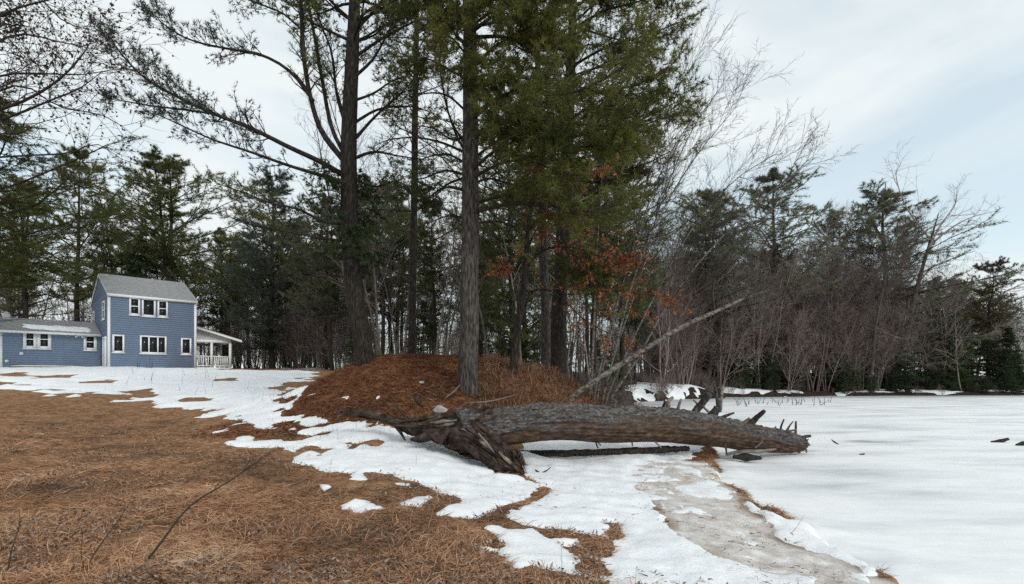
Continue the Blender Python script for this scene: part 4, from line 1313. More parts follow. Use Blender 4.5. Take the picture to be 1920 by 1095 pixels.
# --- left pine with the long bare boughs
b0 = P(686, 674, 15)
b0[2] = ground_at(b0[0], b0[1]) - .05
h1 = Hero('pine_tree', 'tall dark pine with long bare boughs sweeping left towards the house', 'pine tree', b0)
h1.trunk([b0 - np.array([0, 0, .3]), P(676, 620, 15), P(666, 560, 15), P(659, 480, 15), P(655, 380, 15), P(654, 280, 15), P(657, 180, 15), P(661, 90, 15), P(665, 0, 15), P(668, -160, 15), P(670, -340, 15), P(671, -520, 15)],
         [.265, .245, .24, .235, .228, .215, .195, .17, .15, .12, .08, .03], 'bark_dark', N=190, sides=54, amp=.07, seed=2, flare=.08)
SP = dict(n2=34, n3=4, Lfix=1.25, l2=(.45, .8), tf=(2, 7, .13, .016), flat=.1, up=.16, t2=.3, ang=(30, 60), needle_t0=.6)
h1.px_limb([(655, 335), (600, 303), (540, 275), (470, 240), (400, 213), (330, 180), (270, 145), (225, 98), (203, 65)], 15, 13.2, 0.078, .012, rg, N=24, wood='bark_dark', needles='pine_grey', **{**SP, 'n2': 60})
h1.px_limb([(655, 345), (600, 328), (540, 310), (470, 285), (400, 262), (340, 235), (290, 212)], 15, 13.6, 0.057, .01, rg, N=18, needles='pine_grey', **{**SP, 'n2': 36})
h1.px_limb([(398, 213), (340, 205), (280, 198), (235, 190), (205, 186)], 13.9, 13.3, 0.029, .008, rg, needles='pine_grey', **{**SP, 'n2': 24, 't2': .15, 'Lfix': .8})
h1.px_limb([(470, 240), (420, 222), (370, 190), (320, 150), (270, 110)], 14, 12.8, 0.025, .006, rg, needles='pine_grey', **{**SP, 'n2': 26, 't2': .3, 'Lfix': .8})
h1.px_limb([(648, 305), (605, 250), (584, 190), (570, 110), (565, 20), (563, -90)], 15, 14.7, 0.090, .045, rg, N=18, needles='pine', **{**SP, 'n2': 26, 't2': .4})
h1.px_limb([(588, 190), (545, 135), (490, 103), (430, 92), (360, 76), (310, 48), (289, 25)], 14.8, 13.4, 0.049, .008, rg, N=18, needles='pine_grey', **{**SP, 'n2': 50, 't2': .3})
h1.px_limb([(652, 300), (622, 240), (606, 160), (590, 70), (575, -10), (560, -90)], 15, 15.5, 0.070, .03, rg, needles='pine', **{**SP, 'n2': 24, 't2': .35})
h1.px_limb([(654, 255), (632, 180), (622, 100), (600, 40), (585, -20)], 15, 15.8, 0.049, .02, rg, needles='pine', **{**SP, 'n2': 22})
h1.px_limb([(570, 60), (530, 25), (480, 5), (430, -18), (380, -60)], 14.8, 14, 0.029, .01, rg, needles='pine_grey', **{**SP, 'n2': 44, 't2': .2})
h1.px_limb([(566, 10), (520, -30), (470, -50), (420, -80)], 14.8, 15.5, 0.025, .01, rg, needles='pine_grey', **{**SP, 'n2': 30, 't2': .2})
h1.px_limb([(655, 420), (605, 415), (560, 392), (510, 382), (460, 362), (410, 345)], 15, 14.2, 0.049, .01, rg, **{**SP, 'n2': 22, 't2': .5})
h1.px_limb([(653, 452), (600, 447), (550, 436), (500, 428), (440, 412)], 15, 14.4, 0.041, .01, rg, **{**SP, 'n2': 16, 't2': .55})
for px, y1, r_ in (([(657, 300), (700, 285), (745, 292), (800, 300)], 14.4, .05), ([(657, 270), (700, 222), (735, 190), (760, 165)], 14.6, .05), ([(657, 235), (710, 205), (770, 200), (820, 215)], 15.6, .045), ([(658, 150), (700, 110), (730, 55), (750, 10)], 14.5, .05),
                   ([(661, 110), (720, 70), (780, 40), (830, 30)], 15.8, .05), ([(662, 60), (710, 10), (740, -50)], 14.8, .05), ([(656, 330), (700, 350), (740, 340), (770, 350)], 15.2, .04), ([(660, 190), (700, 175), (740, 150), (790, 140)], 14.7, .04), ([(655, 250), (640, 200), (625, 150), (600, 110)], 15.2, .04)):
    h1.px_limb(px, 15, y1, r_, .008, rg, **{**SP, 'n2': 22, 'n3': 4, 'up': .06})
# shaggy dark growth round the lower trunk
for k in range(34):
    z = rg.uniform(5.2, 8.0)
    az = rg.uniform(0, 6.28)
    c = np.array([np.interp(z, h1.ax[:, 2], h1.ax[:, j]) for j in range(3)])
    L_ = rg.uniform(.5, 1.25) * (1.0 if math.cos(az) < .2 else .8)
    d = np.array([math.cos(az), math.sin(az), .1])
    pts = polyline([c, c + d * L_ * .5 + [0, 0, .03], c + d * L_ + [0, 0, -.18 * L_]], 7)
    h1.limb(pts, (.018, .006), rg, needles='pine_dark', n2=9, n3=3, l2=(.35, .6), tf=(2, 8, .12, .02), flat=.5, up=-.03, t2=.15, needle_t0=.2)
# upper crown
A, B = limb_set(h1.ax, rg, np.arange(11.5, 19.5, .55), 4, lambda z, a_: 2.9 * (1 - (z - 11.5) / 9) ** .7 + .2, (5, 35))
for i in range(len(A)):
    h1.limb(A[i], B[i], rg, n2=11, n3=2, l2=(.25, .42), tf=(3, 6, .19, .03), flat=.6, up=.08, sides=5)

# --- middle pine with the heavy green boughs
b0 = P(879, 728, 13)
b0[2] = ground_at(b0[0], b0[1]) - .05
h2 = Hero('pine_tree', 'stout pine in the middle with heavy green boughs reaching right', 'pine tree', b0)
h2.trunk([b0 - np.array([0, 0, .4]), P(878, 690, 13), P(880, 620, 13), P(881, 520, 13), P(882, 420, 13), P(882, 320, 13), P(882, 220, 13), P(882, 120, 13), P(880, 20, 13), P(878, -150, 13), P(877, -340, 13), P(876, -560, 13)],
         [.245, .235, .222, .212, .203, .193, .182, .168, .15, .12, .08, .03], 'bark_grey', N=190, sides=54, amp=.08, seed=7, flare=.10)
GB = dict(n2=22, n3=5, l2=(.30, .52), tf=(4, 9, .18, .017), flat=.85, up=.04, t2=.25, needles='pine_green', needle_t0=.25)
for px, y1, r_, kw in (
    ([(884, 225), (930, 185), (985, 172), (1050, 178), (1110, 160), (1160, 130), (1200, 105)], 12.0, .06, {}),
    ([(884, 262), (930, 230), (990, 222), (1060, 230), (1130, 236), (1200, 228), (1250, 215)], 12.2, .06, {}),
    ([(884, 130), (925, 90), (975, 60), (1020, 40)], 12.0, .05, {}), ([(884, 60), (940, 20), (1000, -5), (1060, -20)], 12.4, .05, {}),
    ([(880, 90), (850, 60), (835, 30), (820, -10)], 11.9, .05, {}), ([(883, 40), (900, 10), (930, 0), (960, 20)], 11.3, .05, {}),
    ([(884, 150), (920, 140), (960, 160), (1000, 195), (1030, 215)], 11.2, .045, {}), ([(884, 180), (915, 180), (945, 205), (975, 235)], 11.0, .045, {}),
    ([(884, 320), (925, 285), (975, 262), (1030, 270), (1060, 285)], 11.3, .045, {}), ([(884, 335), (930, 310), (980, 300), (1030, 315), (1060, 330)], 11.4, .04, {}),
    ([(1040, 270), (1090, 275), (1130, 272), (1175, 262)], 11.9, .03, {}),
    ([(884, 400), (940, 385), (1000, 380), (1060, 392), (1110, 396), (1165, 382)], 12.0, .05, {}), ([(884, 385), (930, 370), (985, 365), (1040, 370)], 13.8, .04, {}),
    ([(882, 130), (905, 110), (915, 130), (930, 170)], 11.4, .04, {}), ([(881, 20), (860, 15), (850, 40), (870, 90)], 11.4, .04, {}),
    ([(884, 300), (925, 270), (965, 250), (1000, 255)], 14.5, .04, {}), ([(883, 70), (950, 70), (1010, 95), (1070, 90)], 12.8, .05, {})):
    h2.px_limb(px, 13 - .1, y1, r_, .008, rg, N=12, **{**GB, **kw})
DB = dict(n2=14, n3=4, l2=(.3, .5), tf=None, flat=.3, up=.02, t2=.15, curl=.25)
for px, y1 in (([(880, 280), (845, 225), (828, 150), (820, 85), (800, 30)], 13.3), ([(880, 290), (830, 268), (780, 258), (730, 262), (700, 275)], 12.6), ([(880, 215), (840, 180), (800, 175), (750, 190)], 13.6), ([(880, 330), (835, 320), (790, 335), (750, 330)], 13.2), ([(880, 360), (840, 350), (810, 370), (780, 365)], 12.7),
               ([(884, 345), (920, 335), (960, 345), (1000, 340)], 13.5), ([(884, 420), (930, 415), (970, 425), (1010, 418)], 13.2), ([(880, 250), (850, 262), (810, 240), (770, 235)], 14), ([(880, 300), (850, 240), (838, 190), (845, 140)], 12.5), ([(880, 410), (840, 405), (800, 420)], 13.4), ([(880, 310), (840, 290), (800, 295), (770, 310)], 14)):
    h2.px_limb(px, 13, y1, .035, .006, rg, **DB)
for px, y1 in (([(880, 150), (840, 130), (800, 110), (765, 120)], 12.6), ([(880, 110), (845, 70), (800, 50), (770, 40)], 13.5), ([(880, 330), (840, 345), (800, 372), (770, 378)], 14)):
    h2.px_limb(px, 13, y1, .035, .006, rg, **{**GB, 'n2': 14, 'n3': 4, 'needles': 'pine'})
A, B = limb_set(h2.ax, rg, np.arange(10.6, 19, .6), 5, lambda z, a_: 3.1 * (1 - (z - 10) / 10) ** .7 + .2, (5, 30))
for i in range(len(A)):
    h2.limb(A[i], B[i], rg, n2=11, n3=2, l2=(.25, .42), tf=(3, 7, .20, .032), flat=.6, up=.06, sides=5, needles='pine_green')

# --- slim dark pine between the two
b0 = P(772, 682, 18)
b0[2] = ground_at(b0[0], b0[1]) - .05
h3 = Hero('pine_tree', 'slim dark pine trunk standing between the two big pines', 'pine tree', b0)
h3.trunk([b0 - np.array([0, 0, .3]), P(773, 600, 18), P(774, 480, 18), P(777, 360, 18), P(778, 240, 18), P(780, 120, 18), P(782, 0, 18), P(783, -160, 18)], [.15, .13, .12, .115, .105, .09, .075, .03], 'bark_dark', N=50, sides=14, seed=4, flare=.05)
A, B = limb_set(h3.ax, rg, np.arange(7.0, 17, .65), 3, lambda z, a_: 1.9 if z > 8 else 1.5, (-10, 30), rf=.012)
for i in range(len(A)):
    z = A[i][0][2]
    h3.limb(A[i], B[i], rg, n2=9, n3=3, l2=(.3, .5), tf=(2, 7, .15, .02) if (z > 10.5 or i % 3 == 0) else None, flat=.5, up=.04, sides=4, needles='pine')

# --- two trunks behind: a big reddish pine and its neighbour
for nm, u, Y, r_, mt, lab, lean, zb, Rm, ndl in (
        ('pine_tree', 1048, 17, .25, 'bark_dark', 'thick rough-barked pine behind the leaning oak, crown spreading right', 6, 7.4, 3.6, 'pine'),
        ('pine_tree', 1023, 18.5, .16, 'bark_grey', 'thinner grey pine trunk close behind the thick rough-barked pine', -4, 8.5, 2.3, 'pine')):
    b0 = P(u, 700, Y)
    b0[2] = ground_at(b0[0], b0[1]) - .05
    hh = Hero(nm, lab, 'pine tree', b0)
    hh.trunk([b0 - np.array([0, 0, .3]), P(u, 600, Y), P(u + lean, 480, Y), P(u + lean * 2, 360, Y), P(u + lean * 3, 220, Y), P(u + lean * 4, 80, Y), P(u + lean * 5, -80, Y), P(u + lean * 5, -240, Y)], [r_ * 1.05, r_, r_ * .93, r_ * .85, r_ * .72, r_ * .55, r_ * .35, .03], mt, N=60, sides=18, seed=u * .1, flare=.1)
    A, B = limb_set(hh.ax, rg, np.arange(zb, 17.5, .85), 4, lambda z, a_: Rm * (.75 + .3 * math.cos(a_)) * (1 - max(0, z - 10.5) / 9) ** .7, (-5, 30))
    for i in range(len(A)):
        hh.limb(A[i], B[i], rg, n2=12, n3=3, l2=(.28, .47), tf=(3, 7, .20, .020), flat=.85, up=.05, sides=5, needles=ndl)
    if u == 1048:
        for px in ([(1052, 500), (1080, 508), (1110, 520), (1140, 540)], [(1052, 490), (1075, 480), (1100, 505), (1125, 525)]):
            hh.px_limb(px, Y, 15.2, .04, .008, rg, **{**GB, 'n2': 22})
        for px, y1 in (([(1062, 200), (1120, 172), (1190, 160), (1265, 118)], 15.5), ([(1060, 262), (1130, 242), (1200, 236), (1275, 208)], 15.8), ([(1064, 130), (1130, 92), (1200, 70), (1285, 38)], 15.6), ([(1066, 60), (1130, 22), (1200, 2), (1250, -12)], 16), ([(1058, 305), (1110, 292), (1170, 288), (1225, 268)], 15.6),
                       ([(1062, 160), (1110, 130), (1160, 120), (1230, 85)], 18), ([(1060, 335), (1120, 342), (1185, 328)], 16.2), ([(1064, 100), (1010, 70), (960, 55)], 16.4), ([(1062, 230), (1100, 205), (1160, 195), (1240, 165)], 14.8), ([(1066, 20), (1120, -10), (1190, -25)], 15.2)):
            hh.px_limb(px, Y, y1, .05, .008, rg, **{**GB, 'n2': 26, 'needles': 'pine_green', 'n3': 5})

# --- leaning oak with dry orange leaves
b0 = P(960, 712, 14.5)
b0[2] = ground_at(b0[0], b0[1]) - .05
oak = Hero('oak_tree', 'small leaning oak with orange dry leaves between the pines', 'oak tree', b0)
oak.trunk([b0 - np.array([0, 0, .2]), P(962, 690, 14.5), P(970, 620, 14.5), P(980, 550, 14.5), P(986, 505, 14.5), P(990, 430, 14.4), P(1005, 360, 14.3), P(1040, 310, 14.2)], [.13, .115, .105, .10, .09, .06, .04, .012], 'bark_dark', N=50, sides=14, seed=9, flare=.05)
OK_ = dict(n2=16, n3=4, l2=(.28, .5), tf=None, flat=.4, up=.0, t2=.2, needles='oakleaf')
for px, y1, lf in (([(986, 505), (1010, 475), (1050, 462), (1100, 470), (1140, 490), (1165, 500)], 13.6, 620), ([(986, 500), (965, 480), (945, 500), (925, 515)], 14, 260), ([(981, 560), (1000, 545), (1030, 545), (1060, 565), (1090, 595), (1130, 620), (1185, 640)], 14, 260),
                   ([(1060, 468), (1110, 520), (1160, 548), (1210, 552), (1245, 556)], 13.4, 420), ([(1000, 380), (1040, 345), (1090, 325), (1140, 318)], 14.2, 380), ([(990, 440), (1010, 410), (1050, 398), (1095, 405)], 13.6, 380), ([(1010, 355), (1000, 330), (1020, 300), (1050, 280)], 14.5, 160),
                   ([(988, 470), (1000, 440), (1010, 420), (985, 400)], 15.2, 260), ([(1060, 465), (1100, 450), (1150, 478), (1200, 480)], 14.6, 260)):
    oak.px_limb(px, 14.5, y1, .035, .006, rg, **{**OK_, 'leaf': (int(lf * 1.4), .10, .048)})

# --- clump of pale birch stems leaning right on the bank
b0 = P(1122, 755, 15)
b0[2] = ground_at(b0[0], b0[1])
bir = Hero('birch_clump', 'clump of thin pale birch stems leaning right from the bank', 'birch', b0)
BST = [([(1104, 752), (1110, 690), (1114, 600), (1117, 500), (1124, 400), (1130, 310)], 15.2, .06, .012), ([(1112, 752), (1128, 680), (1145, 610), (1168, 530), (1200, 430), (1250, 300), (1320, 190)], 15.4, .05, .006), ([(1118, 754), (1130, 690), (1158, 570), (1188, 450), (1214, 340), (1260, 200), (1290, 120)], 15.6, .055, .006),
       ([(1128, 754), (1150, 670), (1186, 530), (1230, 420), (1300, 300), (1385, 195)], 14.8, .05, .006), ([(1132, 756), (1180, 650), (1230, 550), (1290, 440), (1370, 345), (1450, 290)], 14.6, .045, .006), ([(1138, 757), (1196, 670), (1255, 565), (1330, 470), (1420, 380), (1530, 295)], 14.4, .05, .006), ([(1124, 755), (1160, 640), (1200, 520), (1240, 380), (1300, 240), (1370, 140)], 16.0, .045, .006)]
for k, (px, y1, r0, r1) in enumerate(BST):
    pts = polyline([P(u, v, 15 + (y1 - 15) * i / (len(px) - 1) * 2) for i, (u, v) in enumerate(px)], 30)
    pts[0][2] -= .3
    rr_ = np.linspace(1, 0, 30) ** .8 * (r0 * .68 - r1) + r1
    g = Geo()
    tubes(g, pts, rr_, 8)
    to = link('trunk', g.mesh('trunk', M['birch'], True, shift=b0), bir.t)
    cg = Geo()
    A, B = spawn(pts[None], rr_[None], rg, 26, (.34, 1), (15, 48), (.14, .28), .45, 7, .08, .035, 0, .3, rmin=.006)
    tubes(cg, A, B, 3)
    L2, R2 = spawn(A, B, rg, 9, (.15, 1), (18, 42), (.3, .55), .55, 5, .12, .02, 0, .3, rmin=.0045)
    tubes(cg, L2, R2, 3)
    L3, R3 = spawn(L2, R2, rg, 4, (.2, 1), (20, 45), (.3, .55), .7, 3, .1, 0, 0, .3, rmin=.004)
    tubes(cg, L3, R3, 3)
    link('crown', cg.mesh('crown', M['birchtwig'], False, shift=b0), to)

# --- birch trunk leaning far out over the pond
b0 = P(1068, 752, 14.2)
lb = Hero('leaning_birch', 'pale birch trunk leaning low out over the ice behind the fallen log', 'birch', b0)
lb.trunk([P(1060, 760, 14.2), P(1085, 735, 14.2), P(1130, 705, 14.3), P(1200, 660, 14.4), P(1280, 612, 14.6), P(1340, 585, 14.8), P(1375, 568, 15), P(1405, 556, 15.1), P(1450, 541, 15.2)], [.085, .076, .070, .064, .058, .050, .038, .018, .005], 'birch', N=80, sides=14, amp=.09, seed=5, flare=.0)
LBK = dict(n2=10, n3=4, l2=(.25, .5), tf=None, flat=0, up=.04, wood='twig_dark', t2=.15)
for px, y1, r_ in (([(1340, 585), (1336, 545), (1345, 505), (1370, 470), (1380, 430)], 14.6, .032), ([(1347, 500), (1335, 480), (1325, 465)], 14.5, .018), ([(1300, 603), (1298, 590), (1296, 578)], 14.5, .02), ([(1400, 560), (1440, 520), (1490, 500)], 15.0, .025), ([(1410, 554), (1470, 538), (1550, 516)], 15.3, .014), ([(1205, 660), (1220, 680), (1250, 690), (1245, 720)], 14.2, .018), ([(1395, 560), (1440, 532), (1500, 508)], 15.5, .012), ([(1270, 620), (1265, 640), (1262, 660)], 14.4, .015)):
    lb.px_limb(px, 14.8, y1, r_, .005, rg, **LBK)

# --- bare tree outside the left edge whose branches hang into the picture
b0 = np.array([-10.6, 9.4, 0])
b0[2] = ground_at(b0[0], b0[1])
ov_ = Hero('bare_tree', 'bare overhanging tree at the left edge with a few withered leaves', 'tree', b0)
ov_.trunk([b0 - np.array([0, 0, .3]), b0 + np.array([.1, 0, 2.5]), b0 + np.array([.3, .1, 5]), b0 + np.array([.2, -.1, 8]), b0 + np.array([.5, 0, 11])], [.2, .17, .14, .10, .03], 'bark_dark', N=40, sides=14, seed=3, flare=.08)
OV = dict(n2=16, n3=7, l2=(.3, .5), tf=None, flat=.1, up=.02, wood='twig_dark', t2=.15, needles='budleaf', n2min=.005, curl=.16, ang=(25, 50))
for px, y1, r_, lf in (([(-160, 300), (-60, 220), (0, 205), (60, 182), (120, 142), (160, 95), (176, 65)], 8.8, .04, 50), ([(-160, 310), (-40, 240), (30, 215), (90, 190), (150, 165), (190, 135)], 9.0, .03, 60), ([(-140, 330), (-40, 300), (40, 292), (130, 287), (180, 270), (230, 300)], 9.6, .022, 40), ([(-150, 120), (-50, 60), (20, 20), (90, 0), (140, -10)], 9.2, .035, 120),
                       ([(-150, 160), (-60, 110), (30, 65), (110, 78), (190, 95)], 9.6, .03, 110), ([(-150, 240), (-60, 170), (10, 140), (80, 138), (150, 140), (215, 130)], 9.0, .025, 60), ([(-150, 90), (-60, 40), (0, 60), (50, 110)], 8.5, .03, 160), ([(-150, 260), (-40, 190), (40, 160), (110, 200), (190, 215), (240, 245)], 9.3, .022, 50), ([(-150, 60), (-50, 0), (40, -30), (120, 40), (190, 60)], 9.2, .03, 120), ([(-150, 40), (-80, -10), (-10, -10), (30, 30)], 9.5, .03, 200), ([(-150, 460), (-60, 410), (0, 408), (60, 425), (110, 455)], 9.4, .012, 0)):
    ov_.px_limb(px, 9.4, y1, r_, .005, rg, N=12, **{**OV, **({'leaf': (int(lf * 2.6), .055, .04)} if lf else {'n2': 4, 'n3': 2})})

# ------------------------------------------------------------------ wood around: shared kinds, individual trees
proto('pine_a', pine_variant(1, 23, .30, 7.6, 'round', 1.1, 6, (9, 7, .38, .042)), 'bark_dark', 'pine')
proto('pine_b', pine_variant(2, 23, .16, 6.8, 'round', 1.2, 5, (8, 7, .38, .042), forked=True, n2=9), 'bark_dark', 'pine')
proto('pine_c', pine_variant(3, 22, .45, 6.4, 'round', 1.1, 6, (9, 7, .38, .042)), 'bark_dark', 'pine')
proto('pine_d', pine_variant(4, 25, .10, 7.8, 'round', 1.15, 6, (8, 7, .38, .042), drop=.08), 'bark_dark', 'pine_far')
proto('hemlock_a', pine_variant(5, 9, .04, 2.6, 'cone', .38, 6, (5, 6, .2, .035), droop=.6, n2=10), 'bark_dark', 'pine_dark')
proto('hemlock_b', pine_variant(6, 7, .03, 2.4, 'round', .40, 6, (5, 6, .2, .035), droop=.5, n2=10), 'bark_dark', 'pine_dark')
proto('slender_a', bare_variant(11, 15, 1, 12, 6, 4, (22, 42), (.18, .32), .009, .03, .35, r0=.10), 'bark_wood', 'twig')
proto('slender_b', bare_variant(12, 13, 1, 14, 6, 4, (25, 50), (.18, .32), .009, .08, .3, r0=.08), 'bark_wood', 'twig')
proto('slender_c', bare_variant(13, 17, 1, 12, 7, 5, (25, 45), (.2, .36), .010, .04, .4, r0=.13), 'bark_wood', 'twig')
proto('brush_a', bare_variant(14, 9, 4, 11, 8, 6, (20, 45), (.3, .5), .010, 0, .12, r0=.07), 'twig', 'twig')
proto('brush_b', bare_variant(15, 11, 3, 13, 8, 7, (22, 50), (.3, .5), .011, 0, .15, r0=.09), 'twig', 'twig')
proto('broad_a', bare_variant(16, 15, 1, 16, 9, 8, (30, 60), (.35, .6), .013, .05, .28, r0=.22, n4=3, wig=.2), 'bark_wood', 'twig')
proto('shrub', bare_variant(17, 2.4, 7, 6, 5, 3, (20, 50), (.3, .5), .006, 0, .1, r0=.018), 'twig', 'twig')

rw = np.random.default_rng(77)
HAND = [  # kind, name, label, category, u, Y, top row, crown material
    ('pine_a', 'pine_tree', 'dark green pine rising behind the low blue wing', 'pine tree', 150, 58, 283, 'pine'),
    ('pine_b', 'pine_tree', 'broad twin-topped pine directly behind the tall blue house', 'pine tree', 325, 56, 288, 'pine'),
    ('pine_c', 'pine_tree', 'shorter pine between the twin-topped pine and the wing pine', 'pine tree', 212, 60, 385, 'pine'),
    ('pine_a', 'pine_tree', 'large yellow-green pine cut by the left picture edge', 'pine tree', -42, 34, 165, 'pine_green'),
    ('pine_b', 'pine_tree', 'dark pine standing behind the left end of the low wing', 'pine tree', 38, 50, 330, 'pine'),
    ('pine_d', 'pine_tree', 'greyish green pine right of the porch behind the long boughs', 'pine tree', 512, 50, 318, 'pine_grey'),
    ('pine_c', 'pine_tree', 'pine just right of the porch roof with a thin crown', 'pine tree', 425, 60, 440, 'pine'),
    ('hemlock_a', 'hemlock', 'dark young hemlock behind the gable of the blue house', 'hemlock', 262, 54, 440, 'pine_dark'),
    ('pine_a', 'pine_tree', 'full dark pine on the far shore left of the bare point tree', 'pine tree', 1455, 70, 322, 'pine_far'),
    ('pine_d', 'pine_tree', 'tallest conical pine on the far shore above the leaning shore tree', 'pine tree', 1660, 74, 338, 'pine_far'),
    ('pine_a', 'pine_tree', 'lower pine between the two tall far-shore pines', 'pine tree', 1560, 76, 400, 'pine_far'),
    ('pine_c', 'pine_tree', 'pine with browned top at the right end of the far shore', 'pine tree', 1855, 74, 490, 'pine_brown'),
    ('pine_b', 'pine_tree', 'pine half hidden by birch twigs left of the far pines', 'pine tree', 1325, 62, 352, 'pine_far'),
    ('pine_a', 'pine_tree', 'pine behind the birch clump with its top among the twigs', 'pine tree', 1165, 44, 270, 'pine'),
    ('pine_b', 'pine_tree', 'dark pine crown right behind the rough-barked pine', 'pine tree', 1120, 34, 190, 'pine'),
    ('pine_c', 'pine_tree', 'pine behind and left of the stout middle pine', 'pine tree', 815, 40, 370, 'pine'),
    ('pine_a', 'pine_tree', 'pine in the wood seen right of the slim dark pine', 'pine tree', 735, 48, 345, 'pine'),
    ('pine_d', 'pine_tree', 'dense pine filling the gap behind the leaning oak', 'pine tree', 960, 32, 140, 'pine'),
    ('pine_a', 'pine_tree', 'pine in the wood just left of the long-boughed pine', 'pine tree', 612, 46, 370, 'pine'),
]
WIDE = {1455: 1.35, 1660: 1.4, -42: 1.45, 325: 1.15, 512: 1.2, 1325: 1.2, 38: 1.2}
for key, nm, lab, cat, u, Y, top, mc in HAND:
    x, y = at(u, Y)
    zt = EYE + (HORIZ - top) / FPX * Y - ground_at(x, y)
    Hk = {'pine_a': 23, 'pine_b': 23, 'pine_c': 22, 'pine_d': 25, 'hemlock_a': 9}[key]
    w_ = WIDE.get(u, 1.0)
    plant(key, nm, lab, cat, x, y, zt / Hk * w_, None, None, mc, sz=1 / w_, rng=rw)


LANDMARKS = [(-400, ''), (110, 'low wing'), (285, 'tall house'), (410, 'porch'), (672, 'long-boughed pine'), (774, 'slim pine'), (880, 'stout pine'), (1035, 'rough-barked pine'), (1122, 'birch clump'),
             (1325, 'birch twigs'), (1455, 'full far pine'), (1670, 'leaning shore tree'), (1855, 'browned pine'), (2400, '')]
ORD = 'first second third fourth fifth sixth seventh eighth ninth tenth eleventh twelfth thirteenth fourteenth fifteenth sixteenth seventeenth eighteenth nineteenth twentieth twenty-first twenty-second twenty-third twenty-fourth twenty-fifth twenty-sixth twenty-seventh twenty-eighth twenty-ninth thirtieth thirty-first thirty-second thirty-third thirty-fourth thirty-fifth thirty-sixth thirty-seventh thirty-eighth thirty-ninth fortieth forty-first forty-second forty-third forty-fourth last'.split()


def label_by_place(items, noun):
    """items (u, Y, object): each gets a label from the two landmarks it is seen between, its row and its order"""
    us = [l[0] for l in LANDMARKS]
    cells = {}
    for u, Y, o in items:
        cells.setdefault(int(np.searchsorted(us, u)) - 1, []).append((u, Y, o))
    for c, it in cells.items():
        a, b = LANDMARKS[c][1], LANDMARKS[c + 1][1]
        where = f'between {a} and {b}' if a and b else (f'beyond {a}' if a else f'on the near side of {b}')
        it.sort(key=lambda t: t[1])
        rows = [('', it)] if len(it) <= 3 else [('nearer ', it[:(len(it) + 1) // 2]), ('farther ', it[(len(it) + 1) // 2:])]
        for rn, row in rows:
            row = sorted(row, key=lambda t: t[0])
            for k, (u, Y, o) in enumerate(row):
                o['label'] = f'{rn}{noun} {where}' if len(row) == 1 else f'{ORD[min(k, 44)]} {rn}{noun} from the left {where}'


def scatter(n, u0, u1, Y0, Y1, keys, name, noun, cat, group, s=(.75, 1.1), mcs=(None,), mts=(None,), inland=1.5, seed=0):
    rr = np.random.default_rng(seed)
    items = []
    for i in range(n * 8):
        if len(items) >= n:
            break
        u, Y = rr.uniform(u0, u1), math.sqrt(rr.uniform(Y0 ** 2, Y1 ** 2))
        x, y = at(u, Y)
        if shore_d(np.array([x]), np.array([y]))[0] < inland:
            continue
        # clear of the house
        dx, dy = x - H0[0], y - H0[1]
        hx, hy = dx * ca + dy * sa, -dx * sa + dy * ca
        if -9 < hx < 12 and -4 < hy < 11:
            continue
        items.append((u, Y, plant(keys[rr.integers(len(keys))], name, noun, cat, x, y, rr.uniform(*s), None, group, mcs[rr.integers(len(mcs))], mts[rr.integers(len(mts))], rng=rr)))
    ALL.setdefault(noun, []).extend(items)


ALL = {}


SL = ['slender_a', 'slender_b', 'slender_c']
scatter(34, -80, 440, 52, 78, SL, 'tree', 'thin tree', 'tree', 'thin trees behind the house', (.8, 1.2), seed=1)
scatter(10, -80, 440, 60, 80, ['pine_c', 'pine_a'], 'pine_tree', 'far pine', 'pine tree', 'far pines behind the house', (.6, .85), inland=2, seed=21)
scatter(54, 430, 670, 44, 78, SL + ['slender_b', 'brush_a'], 'tree', 'slender tree', 'tree', 'slender trees between the porch and the mound', (.6, 1.05), seed=2)
scatter(12, 440, 690, 56, 80, ['pine_c', 'pine_a', 'pine_b'], 'pine_tree', 'far pine', 'pine tree', 'far pines past the lawn', (.6, .85), seed=22)
scatter(70, 670, 1200, 21, 62, SL, 'tree', 'thin tree', 'tree', 'thin trees behind the mound', (.6, 1.0), mcs=(None, 'twig'), mts=(None, 'birch', None), seed=3)
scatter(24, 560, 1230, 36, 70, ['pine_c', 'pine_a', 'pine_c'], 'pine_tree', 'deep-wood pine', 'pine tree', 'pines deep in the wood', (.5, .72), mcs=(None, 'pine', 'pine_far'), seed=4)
scatter(16, 660, 1230, 24, 52, ['hemlock_a', 'hemlock_b'], 'hemlock', 'dark hemlock', 'hemlock', 'hemlocks behind the mound', (.35, .65), inland=.6, seed=5)
scatter(22, 1230, 1960, 74, 100, ['pine_a', 'pine_c', 'pine_b'], 'pine_tree', 'back pine', 'pine tree', 'back pines on the far shore', (.6, .88), seed=23)
scatter(34, 1200, 1640, 62, 84, ['broad_a', 'brush_b'], 'bare_tree', 'tall bare tree', 'tree', 'tall bare trees on the far shore', (1.0, 1.5), inland=2, seed=31)
scatter(20, 430, 690, 43, 62, ['shrub', 'brush_a'], 'shrub', 'bare brush', 'shrub', 'brush along the lawn edge', (.5, 1.1), inland=1, seed=32)
scatter(44, 425, 710, 54, 86, ['brush_a', 'brush_b'], 'bare_tree', 'thicket tree', 'tree', 'thicket beyond the lawn', (.45, .85), inland=1, seed=33)
scatter(26, -80, 430, 58, 86, ['brush_a', 'brush_b'], 'bare_tree', 'thicket tree', 'tree', 'thicket behind the house', (.5, .9), inland=1, seed=34)
scatter(34, 700, 1200, 40, 75, ['brush_a', 'brush_b'], 'bare_tree', 'thicket tree', 'tree', 'thicket behind the mound', (.4, .8), inland=1, seed=35)
